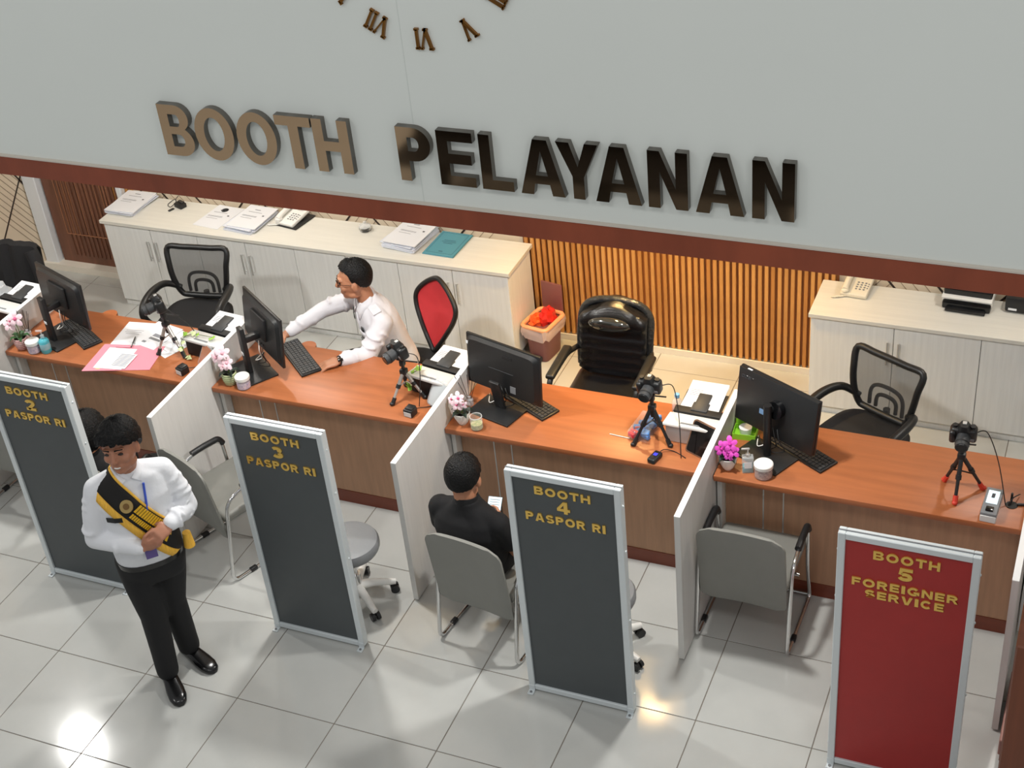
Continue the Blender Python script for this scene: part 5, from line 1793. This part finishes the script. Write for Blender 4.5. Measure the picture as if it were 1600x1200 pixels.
def shoe(mb, ankle, toe_dir, k=1.0):
    a = Vector((ankle[0], ankle[1], 0))
    f = Vector((toe_dir[0], toe_dir[1], 0)).normalized()
    s = Vector((-f.y, f.x, 0))
    z0 = ankle[2]
    base = a + Vector((0, 0, z0))
    sec = []
    for (x, w, h) in ((-.075, .022, .04), (-.06, .034, .075), (-.02, .037, .085), (.04, .040, .066), (.10, .046, .050), (.15, .045, .042), (.185, .034, .034), (.20, .016, .022)):
        c = base + f * x * k + Vector((0, 0, h * k / 2))
        sec.append((c, s * w * k, Vector((0, 0, h * k / 2))))
    mb.loft(sec, 20, 3.0)

def limb(mb, pts, rs, seg=16):
    for i in range(len(pts) - 1):
        mb.cap(pts[i], pts[i + 1], rs[i], rs[i + 1], seg)

def project_patch(bvh, ctr, out_dir, u_dir, v_dir, us, vs_, off):
    """grid of points cast along -out_dir onto a garment, lifted by off"""
    od = Vector(out_dir).normalized()
    pts = []
    for v in vs_:
        for u in us:
            o = Vector(ctr) + Vector(u_dir) * u + Vector(v_dir) * v + od * .5
            hit, nrm, idx, dist = bvh.ray_cast(o, -od, 1.2)
            if hit is None:
                hit, nrm = Vector(ctr) + Vector(u_dir) * u + Vector(v_dir) * v, od
            pts.append(hit + od * off)
    return pts

def grid_faces(nu, nv, closed=False):
    fs = []
    for j in range(nv - 1):
        for i in range(nu - 1):
            a = j * nu + i
            fs.append((a, a + 1, a + nu + 1, a + nu))
    return fs

def bvh_of(o):
    me = o.data
    return BVHTree.FromPolygons([v.co.copy() for v in me.vertices], [tuple(p.vertices) for p in me.polygons])

# ---------- usher, standing with clasped hands (vertices are relative to the feet)
O = Vector((-.40, .10, 0))
us = thing('person', 'smiling usher in white shirt, black trousers and a black-and-gold sash, hands clasped', 'person', O)
def W(x, y, z):
    return Vector((x, y, z)) - O
f = Vector((.70, -.71, 0)).normalized()
l = Vector((-f.y, f.x, 0))           # his left
hip = W(-.405, .105, .90)
chest = W(-.395, .105, 1.24)
neckb = W(-.385, .095, 1.44)
shR, shL = W(-.512, -.012, 1.355), W(-.275, .225, 1.355)
elR, elL = W(-.545, -.085, 1.08), W(-.205, .255, 1.11)
wrR, wrL = W(-.285, -.065, 1.06), W(-.18, .07, 1.135)
hd = Fr(W(-.345, .065, 1.60), (.30, -.95, .08), (-.10, .12, 1))
HK = 1.08
hpR, hpL = W(-.47, .04, .88), W(-.34, .17, .88)
knR, knL = W(-.425, .02, .48), W(-.40, .16, .48)
anR, anL = W(-.425, -.005, .09), W(-.42, .20, .09)
body = MB()
head_shapes(body, hd, HK)
body.cap(hd.p(0, -.018, -.06), neckb + Vector((0, 0, -.02)), .052, .058)
body.loft([(hip + Vector((0, 0, -.05)), l * .15, f * .105), (hip + Vector((0, 0, .12)), l * .14, f * .10), (chest, l * .155, f * .105), (neckb + Vector((0, 0, -.06)), l * .13, f * .07), (neckb, l * .06, f * .055)], 24)
limb(body, [shR, elR, wrR], [.05, .038, .028]); limb(body, [shL, elL, wrL], [.05, .038, .028])
limb(body, [hpR, knR, anR], [.08, .055, .04]); limb(body, [hpL, knL, anL], [.08, .055, .04])
hand_shapes(body, wrR, (W(-.19, .0, 1.085) - wrR), f * -1 + Vector((0, 0, .2)), (0, 0, 1), 1.15, .7, 1.05)
hand_shapes(body, wrL, (W(-.205, -.01, 1.12) - wrL), f * -.6 + Vector((0, 0, -.8)), -l + f * .3, .75, .5, 1.05)
remesh(body, 'body', m_skin2, us, .0055, 3)
face_parts(hd, us, HK, True)
hair_cap(hd, us, lambda az: np.interp(abs(az), [0, 25, 55, 75, 95, 110, 140, 180], [22, 20, 12, 4, 2, -22, -36, -40]), lambda az, el: .012 + .016 * max(0, math.sin(math.radians(min(90, el + 30)))) + (.010 if abs(az) < 60 and el < 45 else 0), k=HK, seed=3, jag=4)
# shirt
def torso_secs(e=0.0):
    return [(hip + Vector((0, 0, -.045)), l * (.16 + e), f * (.125 + e)), (hip + Vector((0, 0, -.01)), l * (.174 + e), f * (.138 + e)), (hip + Vector((0, 0, .05)) + f * .012, l * (.176 + e), f * (.145 + e)), (hip + Vector((0, 0, .14)) + f * .015, l * (.170 + e), f * (.145 + e)), (chest + Vector((0, 0, -.05)) + f * .01, l * (.185 + e), f * (.138 + e)), (chest + Vector((0, 0, .04)) + f * .01, l * (.198 + e), f * (.130 + e)), (chest + Vector((0, 0, .11)), l * (.195 + e), f * (.108 + e)), (neckb + Vector((0, 0, -.045)), l * (.155 + e), f * (.085 + e)), (neckb + Vector((0, 0, -.01)), l * (.085 + e), f * (.070 + e)), (neckb + Vector((0, 0, .012)), l * .062, f * .060)]
tmb = MB().loft(torso_secs(), 28)
tors = remesh(tmb, 'tmp_torso', None, None, .01, 4)
tb = bvh_of(tors)
smb = MB().loft(torso_secs(), 28)
limb(smb, [shR - Vector((0, 0, .01)), shR.lerp(elR, .5) - l * .005, elR, elR.lerp(wrR, .5), wrR + (elR - wrR) * .06], [.066, .064, .056, .050, .042])
limb(smb, [neckb - Vector((0, 0, .03)), shR + Vector((0, 0, .0))], [.06, .062])
limb(smb, [neckb - Vector((0, 0, .03)), shL + Vector((0, 0, .0))], [.06, .062])
limb(smb, [shL - Vector((0, 0, .01)), shL.lerp(elL, .5) + l * .005, elL, elL.lerp(wrL, .5), wrL + (elL - wrL) * .06], [.066, .064, .056, .050, .042])
rng = random.Random(2)
for (a, b, r) in ((shR, elR, .058), (elR, wrR, .047), (shL, elL, .058), (elL, wrL, .047)):
    for k in range(5):
        c = a.lerp(b, .2 + .15 * k)
        d = (b - a).normalized()
        x = d.orthogonal().normalized()
        y = d.cross(x)
        t0 = rng.uniform(0, 6)
        smb.tube([c + d * .012 * math.sin(q * 2) + (x * math.cos(t0 + q) + y * math.sin(t0 + q)) * (r + .006) for q in np.linspace(0, 2.6, 8)], .009, 8)
shirt = remesh(smb, 'shirt', m_shirt, us, .0085, 3)
for (w_, e_) in ((wrR, elR), (wrL, elL)):
    d = (e_ - w_).normalized()
    MB().cyl(w_ + d * .012, w_ + d * .07, .040, .046, seg=20).build('cuff', m_shirt, shirt)
# collar
for s in (-1, 1):
    cp_ = [neckb + Vector((0, 0, .03)) + l * s * .0 - f * .062, neckb + Vector((0, 0, .03)) + l * s * .062 - f * .01, neckb + Vector((0, 0, .01)) + l * s * .05 + f * .05, neckb + Vector((0, 0, -.02)) + l * s * .012 + f * .085]
    lo_ = [neckb + Vector((0, 0, -.015)) - f * .078, neckb + Vector((0, 0, -.015)) + l * s * .085 - f * .01, neckb + Vector((0, 0, -.03)) + l * s * .08 + f * .06, neckb + Vector((0, 0, -.055)) + l * s * .055 + f * .085]
    A_, B_ = cat(cp_, 5), cat(lo_, 5)
    n = len(A_)
    o = MB().add(A_ + B_, [(i, i + 1, n + i + 1, n + i) for i in range(n - 1)]).build('collar', m_shirt, shirt)
    sm = o.modifiers.new('t', 'SOLIDIFY'); sm.thickness = .005
# trousers
tm = MB()
tm.loft([(hip + Vector((0, 0, .045)), l * .155, f * .12), (hip + Vector((0, 0, -.02)), l * .172, f * .134), (hip + Vector((0, 0, -.10)), l * .172, f * .13), (hip + Vector((0, 0, -.17)), l * .16, f * .11)], 28)
limb(tm, [hpR + Vector((0, 0, -.03)), hpR.lerp(knR, .5), knR, knR.lerp(anR, .6), anR + Vector((0, 0, .0))], [.096, .092, .074, .066, .062])
limb(tm, [hpL + Vector((0, 0, -.03)), hpL.lerp(knL, .5), knL, knL.lerp(anL, .6), anL + Vector((0, 0, .0))], [.096, .092, .074, .066, .062])
remesh(tm, 'trousers', m_trous, us, .011, 4)
MB().loft([(hip + Vector((0, 0, -.045)), l * .174, f * .138), (hip + Vector((0, 0, -.012)), l * .177, f * .141)], 32).build('belt', m_shoe, us)
for (a_, d_) in ((anR, Vector((.75, -.66, 0))), (anL, Vector((.93, -.35, 0)))):
    sh_ = MB()
    shoe(sh_, (a_.x, a_.y, 0.0), d_, 1.08)
    so = sh_.build('shoe', m_shoe, us, ang=60)
# sash round the body from right shoulder to left hip
pS = neckb + Vector((0, 0, -.02)) - l * .125
pH = hip + Vector((0, 0, .06)) + l * .175
C0 = (pS + pH) / 2
e1 = (pS - pH).normalized()
e2 = (f - e1 * f.dot(e1)).normalized()
nS = e1.cross(e2).normalized()
if nS.z > 0:
    nS = -nS
def sash_band(s0, s1, off, rows, th0=0, th1=2 * PI, n=72, wav=0):
    vs = []
    for j in range(rows):
        s = s0 + (s1 - s0) * j / (rows - 1)
        for i in range(n + 1):
            th = th0 + (th1 - th0) * i / n
            d = e1 * math.cos(th) + e2 * math.sin(th)
            c = C0 + nS * s
            hit, nn, ix, ds = tb.ray_cast(c + d * .8, -d, 1.0)
            if hit is None:
                hit = c + d * (.30 * abs(math.cos(th)) + .14 * abs(math.sin(th)))
            vs.append(hit + d * (off + (wav * math.sin(i * 2.3) if j == rows - 1 else 0)))
    # smooth along
    n1 = n + 1
    for _ in range(2):
        w2 = list(vs)
        for j in range(rows):
            for i in range(1, n):
                w2[j * n1 + i] = (vs[j * n1 + i - 1] + vs[j * n1 + i] * 2 + vs[j * n1 + i + 1]) / 4
        vs = w2
    return MB().add(vs, grid_faces(n1, rows))
sash = thing('sash', 'black velvet sash with gold embroidery and yellow fringe worn by the usher', 'sash', O)
o = sash_band(-.055, .055, .014, 6).build('band', m_sash, sash); sm = o.modifiers.new('t', 'SOLIDIFY'); sm.thickness = .003
o = sash_band(.054, .098, .012, 3, wav=.008).build('fringe', m_fringe, sash, label='yellow fringe'); sm = o.modifiers.new('t', 'SOLIDIFY'); sm.thickness = .003
o = sash_band(-.066, -.054, .015, 2).build('edging', m_fringe, sash); sm = o.modifiers.new('t', 'SOLIDIFY'); sm.thickness = .003
# embroidered rows of letters on the front (too blurred to read in the photo: gold blocks)
k_ = 0
for (s0, s1, st) in ((-.050, .0, .0), (.010, .038, .03)):
    th = 1.02 + st
    while th < 2.45:
        w_ = .075 if s0 < 0 else .06
        b_ = sash_band(s0, s1, .018, 2, th, th + w_, 3).build('embroidered_letter', m_sashy, sash, smooth=False)
        th += w_ + .018
bd = Vector()
d = e1 * math.cos(.80) + e2 * math.sin(.80)
hit, nn, ix, ds = tb.ray_cast(C0 + d * .8, -d, 1.0)
hit = hit or (C0 + d * .2)
MB().cyl(hit + d * .018, hit + d * .027, .034, seg=24).build('emblem', M('silver_gold_badge', (176, 150, 96), .35, .6), sash, label='round embroidered badge')
MB().cyl(hit + d * .026, hit + d * .030, .016, seg=16).build('emblem_centre', M('badge_centre', (120, 90, 50), .4, .5), sash)
# tassel at the hip end
tp = pH + f * .06 + Vector((0, 0, -.03)) + l * .03
MB().cyl(tp + Vector((0, 0, .03)), tp - Vector((0, 0, .06)), .022, .03, seg=12).build('tassel', m_fringe, sash, label='yellow tassel')
# name tag and lanyard
ntc = chest + Vector((0, 0, -.015)) - l * .105 + f * .05
pts = project_patch(tb, ntc, f - l * .25, l, Vector((0, 0, 1)), [-.042, 0, .042], [-.014, .014], .012)
nt_ = MB().add(pts, grid_faces(3, 2)).build('name_tag', m_blackg, us, smooth=False); sm = nt_.modifiers.new('t', 'SOLIDIFY'); sm.thickness = .004
ctr = [project_patch(tb, chest + l * (.062 - .05 * q) + Vector((0, 0, .14 - .34 * q)), f, l, Vector((0, 0, 1)), [0], [0], .010)[0] for q in np.linspace(0, .42, 6)]
MB().tube(ctr, .006, 6).build('lanyard', m_blue, us, label='blue lanyard')
cdp = project_patch(tb, chest - Vector((0, 0, .24)) + l * .0, f, l, Vector((0, 0, 1)), [-.03, .03], [-.045, .045], .02)
cd_ = MB().add(cdp, grid_faces(2, 2)).build('id_card', M('purple_card', (92, 76, 140), .4), us, smooth=False); sm = cd_.modifiers.new('t', 'SOLIDIFY'); sm.thickness = .003
bpy.data.objects.remove(tors)

# ---------- seated visitor in black, seen from behind
def seated(O, f, label, head_c, head_f, aw=.235, polo=True, long_hair=False, hands=True, shirt_m=None, hair_lines=None, drop=0.0):
    O = Vector(O)
    t = thing('person', label, 'person', O)
    f = Vector(f).normalized()
    l = Vector((-f.y, f.x, 0))
    P = lambda a, b, z: l * a + f * b + Vector((0, 0, z))
    hip = P(0, .0, .53)
    chest = P(0, -.03, .78 - drop)
    neckb = P(0, -.02, .955 - drop)
    hd = Fr(Vector(head_c) - O, head_f)
    shR, shL = P(-.175, -.02, .835 - drop), P(.175, -.02, .845 - drop)
    elR, elL = P(-aw, .05, .62 - drop / 2), P(aw, .05, .62 - drop / 2)
    wrR, wrL = (P(-.085, .11, .68) if hands else P(-.03, .20, .53)), (P(.10, .27, .57) if hands else P(.06, .16, .56))
    knR, knL = P(-.11, .34, .50), P(.11, .34, .50)
    anR, anL = P(-.11, .34, .09), P(.11, .34, .09)
    hpR, hpL = P(-.095, .02, .53), P(.095, .02, .53)
    b = MB()
    head_shapes(b, hd, 1.09)
    b.cap(hd.p(0, -.022, -.05), neckb + Vector((0, 0, -.03)), .054, .062)
    b.loft([(P(0, 0, .47), l * .15, f * .11), (hip, l * .16, f * .115), (P(0, -.02, .66), l * .14, f * .10), (chest, l * .150, f * .10), (neckb + Vector((0, 0, -.08)), l * .09, f * .06), (neckb, l * .055, f * .052)], 24)
    limb(b, [shR, elR, wrR], [.046, .042, .029]); limb(b, [shL, elL, wrL], [.046, .042, .029])
    limb(b, [hpR, knR, anR], [.085, .06, .04]); limb(b, [hpL, knL, anL], [.085, .06, .04])
    hand_shapes(b, wrR, P(.03, .10, .035) - P(0, 0, 0), l * .9 + f * .2, (0, .2, 1), .7, .6)
    hand_shapes(b, wrL, P(-.02, .15, -.06), Vector((0, 0, -1)), -l, .5, .4)
    remesh(b, 'body', m_skin, t, .0065, 3)
    face_parts(hd, t, 1.09)
    e = hair_lines or (lambda az: np.interp(abs(az), [0, 40, 70, 88, 104, 125, 180], [42, 38, 12, 8, -6, -24, -32]))
    hair_cap(hd, t, e, (lambda az, el: .003 + .013 * max(0, math.sin(math.radians(max(0, min(90, el + 32)))))) if not long_hair else (lambda az, el: .02 + .012 * math.cos(math.radians(el))), k=1.09, seed=8, jag=1.5)
    s = MB()
    s.loft([(P(0, .01, .50), l * .175, f * .135), (P(0, 0, .56), l * .185, f * .140), (P(0, -.02, .66 - drop / 2), l * .182, f * .132), (P(0, -.03, .78 - drop), l * .198, f * .130), (P(0, -.025, .85 - drop), l * .186, f * .108), (neckb + Vector((0, 0, -.065)), l * .140, f * .085), (neckb + Vector((0, 0, -.022)), l * .080, f * .072), (neckb + Vector((0, 0, .01)), l * .066, f * .066)], 28)
    cut = .62 if polo else 1.0
    for (a, m_, w_) in ((shR, elR, wrR), (shL, elL, wrL)):
        s.cap(a - Vector((0, 0, .0)), a.lerp(m_, cut if polo else 1), .068, .062)
        s.cap(neckb - Vector((0, 0, .045)), a, .048, .060)
        if not polo:
            s.cap(m_, m_.lerp(w_, .9), .06, .045)
    sh = remesh(s, 'shirt', shirt_m or m_polo, t, .010, 4)
    MB().lathe([(.068, -.03), (.064, .022), (.060, .024), (.062, -.03)], 28, mat=Matrix.Translation(neckb + Vector((0, 0, .005))) @ Matrix.Rotation(math.atan2(f.y, f.x), 4, 'Z') @ Matrix.Rotation(.12, 4, 'Y'), cap0=False, cap1=False).build('collar', shirt_m or m_polo, sh)
    tr = MB()
    tr.loft([(P(0, 0, .455), l * .15, f * .13), (P(0, 0, .50), l * .185, f * .14), (P(0, 0, .58), l * .180, f * .135)], 26)
    limb(tr, [hpR, knR, anR], [.10, .078, .062]); limb(tr, [hpL, knL, anL], [.10, .078, .062])
    remesh(tr, 'trousers', m_trous, t, .012, 4)
    for a in (anR, anL):
        q = MB(); shoe(q, (a.x, a.y, 0), f, 1.0); q.build('shoe', m_shoe, t, ang=60)
    return t, wrR + O, P
vis, wr, P_ = seated((1.095, .90, 0), (.12, .99, 0), 'man in a black polo shirt seated in booth 4, seen from behind, holding a phone', (1.078, .905, 1.065), (-.10, .97, -.22))
ph = thing('mobile_phone', 'phone with a pale screen in the hand of the man in black', 'phone', (1.13, 1.12, .735), math.radians(8))
Xp = Matrix.Rotation(math.radians(38), 4, 'X')
MB().rbox((0, 0, 0), (.082, .15 * .55, .009), .004, 2, mat=Xp).build('case', m_black, ph)
MB().rbox((0, 0, .005), (.076, .074, .001), .0003, 1, mat=Xp).build('screen', m_screen, ph, smooth=False)
for j in range(4):
    MB().box((0, .022 - j * .014, .0058), (.055, .003, .0004), mat=Xp).build('screen_text', m_print, ph, smooth=False)

seated((-1.30, .80, 0), (.06, .99, 0), 'black-haired visitor seated behind the BOOTH 2 board and the usher', (-1.295, .80, .955), (0, .97, -.2), aw=.18, polo=False, long_hair=True, hands=False, drop=.13, hair_lines=lambda az: np.interp(abs(az), [0, 40, 70, 95, 125, 180], [40, 30, -20, -50, -62, -66]))

# ---------- clerk leaning on the counter
O = Vector((-.18, 2.50, 0))
ck = thing('person', 'clerk in a pale uniform shirt and glasses leaning over the booth 3 counter', 'person', O)
def W(x, y, z):
    return Vector((x, y, z)) - O
f = Vector((-.70, -.71, 0)).normalized()
l = Vector((-f.y, f.x, 0))
hip = W(-.15, 2.50, .54)
waist = W(-.175, 2.47, .70)
chest = W(-.215, 2.43, .90)
neckb = W(-.262, 2.40, 1.075)
shL, shR = W(-.112, 2.295, .985), W(-.345, 2.535, 1.01)
elL, elR = W(-.165, 2.16, .815), W(-.60, 2.40, .935)
wrL, wrR = W(-.275, 2.005, .855), W(-.755, 2.18, .865)
hd = Fr(W(-.300, 2.365, 1.222), (-.90, -.42, -.06), (-.10, -.02, 1))
b = MB()
head_shapes(b, hd, 1.1)
b.cap(hd.p(0, -.022, -.05), neckb + Vector((.01, 0, -.03)), .052, .058)
up = (neckb - hip).normalized()
fv = (f - up * f.dot(up)).normalized()
b.loft([(hip + Vector((0, 0, -.06)), l * .15, f * .11), (hip, l * .16, f * .115), (waist, l * .14, fv * .10), (chest, l * .155, fv * .105), (neckb - up * .06, l * .13, fv * .07), (neckb, l * .06, fv * .055)], 24)
limb(b, [shR, elR, wrR], [.05, .038, .028]); limb(b, [shL, elL, wrL], [.05, .038, .028])
knR, knL = W(-.52, 2.48, .50), W(-.38, 2.24, .50)
anR, anL = W(-.50, 2.46, .09), W(-.36, 2.22, .09)
hpR, hpL = hip - l * .095, hip + l * .095
limb(b, [hpR, knR, anR], [.085, .06, .04]); limb(b, [hpL, knL, anL], [.085, .06, .04])
hand_shapes(b, wrL, W(-.365, 1.935, .845) - wrL, (0, 0, -1), (-.5, .6, 0), .45, .4, 1.15, .25)
hand_shapes(b, wrR, W(-.83, 2.10, .85) - wrR, (0, 0, -1), (.5, -.6, 0), .4, .4, 1.05)
remesh(b, 'body', m_skin, ck, .0055, 3)
face_parts(hd, ck, 1.1)
hair_cap(hd, ck, lambda az: np.interp(abs(az), [0, 30, 55, 70, 80, 90, 104, 130, 180], [44, 42, 36, 26, -2, 4, -20, -34, -38]), lambda az, el: .002 + .015 * max(0, math.sin(math.radians(max(0, min(90, el + 10))))) + (.008 if abs(az) < 50 and el < 75 else 0), k=1.08, seed=5, jag=1.5)
# glasses
gl = bpy.data.objects.new('glasses', None); COL.objects.link(gl); gl.parent = ck
for s in (-1, 1):
    rim_ = [hd.p(s * .036 + .026 * math.cos(a), .1105 - .012 * abs(math.cos(a)) * (1 if s * math.cos(a) > 0 else .2), .008 + .021 * math.sin(a)) for a in np.linspace(0, 2 * PI, 20, endpoint=False)]
    MB().tube(rim_, .0018, 6, closed=True).build('rim', m_blackg, gl)
    MB().tube([hd.p(s * .062, .100, .014), hd.p(s * .084, .05, .014), hd.p(s * .087, -.01, .008)], .0018, 6).build('temple', m_blackg, gl)
MB().tube([hd.p(-.010, .113, .012), hd.p(0, .118, .015), hd.p(.010, .113, .012)], .0018, 6).build('bridge', m_blackg, gl)
# uniform shirt
s_ = MB()
tsec = [(hip + Vector((0, 0, -.02)), l * .18, f * .135), (hip.lerp(waist, .5), l * .182, fv * .135), (waist, l * .175, fv * .125), (waist.lerp(chest, .6), l * .188, fv * .13), (chest + up * .04, l * .200, fv * .128), (chest + up * .10, l * .195, fv * .105), (neckb - up * .045, l * .150, fv * .085), (neckb - up * .01, l * .085, fv * .07), (neckb + up * .012, l * .064, fv * .062)]
s_.loft(tsec, 28)
tors = remesh(MB().loft(tsec, 28), 'tmp_torso', None, None, .01, 4)
tb = bvh_of(tors)
limb(s_, [neckb - up * .035, shR], [.055, .062]); limb(s_, [neckb - up * .035, shL], [.055, .062])
limb(s_, [shR - up * .0, shR.lerp(elR, .5), elR, elR.lerp(wrR, .5), wrR.lerp(elR, .1)], [.064, .060, .053, .047, .040])
limb(s_, [shL - up * .01, shL.lerp(elL, .5), elL, elL.lerp(wrL, .5), wrL.lerp(elL, .1)], [.066, .063, .057, .05, .042])
rng = random.Random(6)
for (a, b_, r) in ((shR, elR, .062), (elR, wrR, .048), (shL, elL, .066), (elL, wrL, .05)):
    for k in range(4):
        c = a.lerp(b_, .34 + .14 * k)
        d = (b_ - a).normalized()
        x = d.orthogonal().normalized(); y = d.cross(x)
        t0 = rng.uniform(0, 6)
        s_.tube([c + d * .012 * math.sin(q * 2) + (x * math.cos(t0 + q) + y * math.sin(t0 + q)) * (r + .002) for q in np.linspace(0, 2.6, 8)], .0075, 8)
csh = remesh(s_, 'shirt', m_shirt2, ck, .0085, 3)
for (w_, e_) in ((wrR, elR), (wrL, elL)):
    d = (e_ - w_).normalized()
    MB().cyl(w_ + d * .02, w_ + d * .075, .037, .043, seg=20).build('cuff', m_shirt2, csh)
for s in (-1, 1):
    A_ = cat([neckb + up * .032 - fv * .062, neckb + up * .032 + l * s * .064 - fv * .01, neckb + up * .012 + l * s * .05 + fv * .055, neckb - up * .025 + l * s * .01 + fv * .085], 5)
    B_ = cat([neckb - up * .015 - fv * .08, neckb - up * .018 + l * s * .09 - fv * .01, neckb - up * .035 + l * s * .085 + fv * .07, neckb - up * .085 + l * s * .055 + fv * .108], 5)
    n = len(A_)
    o = MB().add(A_ + B_, [(i, i + 1, n + i + 1, n + i) for i in range(n - 1)]).build('collar', m_shirt2, csh); sm = o.modifiers.new('t', 'SOLIDIFY'); sm.thickness = .005
    # epaulette
    if s < 0:
        continue
    q0, q1 = neckb - up * .03 + l * s * .10, (shL if s > 0 else shR) + up * .055
    dd = (q1 - q0)
    ww = fv * .028
    o = MB().add([q0 - ww + up * .02, q1 - ww + up * .012, q1 + ww + up * .012, q0 + ww + up * .02], [(0, 1, 2, 3)]).build('epaulette', m_shirt2, csh, smooth=False); sm = o.modifiers.new('t', 'SOLIDIFY'); sm.thickness = .006
def chest_patch(a, b_, w_, h_, name, mat, off=.013):
    p_ = project_patch(tb, chest + l * a + up * b_, fv, l, up, np.linspace(-w_ / 2, w_ / 2, 4), np.linspace(-h_ / 2, h_ / 2, 3), off)
    o = MB().add(p_, grid_faces(4, 3)).build(name, mat, ck); sm = o.modifiers.new('t', 'SOLIDIFY'); sm.thickness = .004
chest_patch(-.09, .07, .07, .018, 'name_tag', m_blackg)
chest_patch(-.085, .115, .032, .032, 'badge', m_dgrey)
chest_patch(.085, .055, .03, .03, 'badge', m_dgrey)
chest_patch(.08, -.01, .09, .09, 'shirt_pocket', m_shirt2, .010)
chest_patch(.03, -.10, .075, .10, 'id_pouch', m_dgrey, .02)
chest_patch(0, .0, .022, .26, 'placket', m_shirt2, .010)
dW = (elL - wrL).normalized()
ws = MB().cyl(wrL - dW * .012, wrL + dW * .010, .0325, seg=20).build('watch_strap', m_blackm, ck)
MB().rbox(wrL + Vector((.012, -.018, .022)), (.034, .034, .010), .004, 2, rz=.6).build('watch_case', m_blackg, ck)
tr = MB()
tr.loft([(hip + Vector((0, 0, -.075)), l * .15, f * .13), (hip + Vector((0, 0, -.03)), l * .185, f * .14), (hip + Vector((0, 0, .05)), l * .178, f * .132)], 26)
limb(tr, [hpR, knR, anR], [.10, .078, .062]); limb(tr, [hpL, knL, anL], [.10, .078, .062])
remesh(tr, 'trousers', m_trous, ck, .012, 4)
for a in (anR, anL):
    q = MB(); shoe(q, (a.x, a.y, 0), f, 1.0); q.build('shoe', m_shoe, ck, ang=60)
bpy.data.objects.remove(tors)
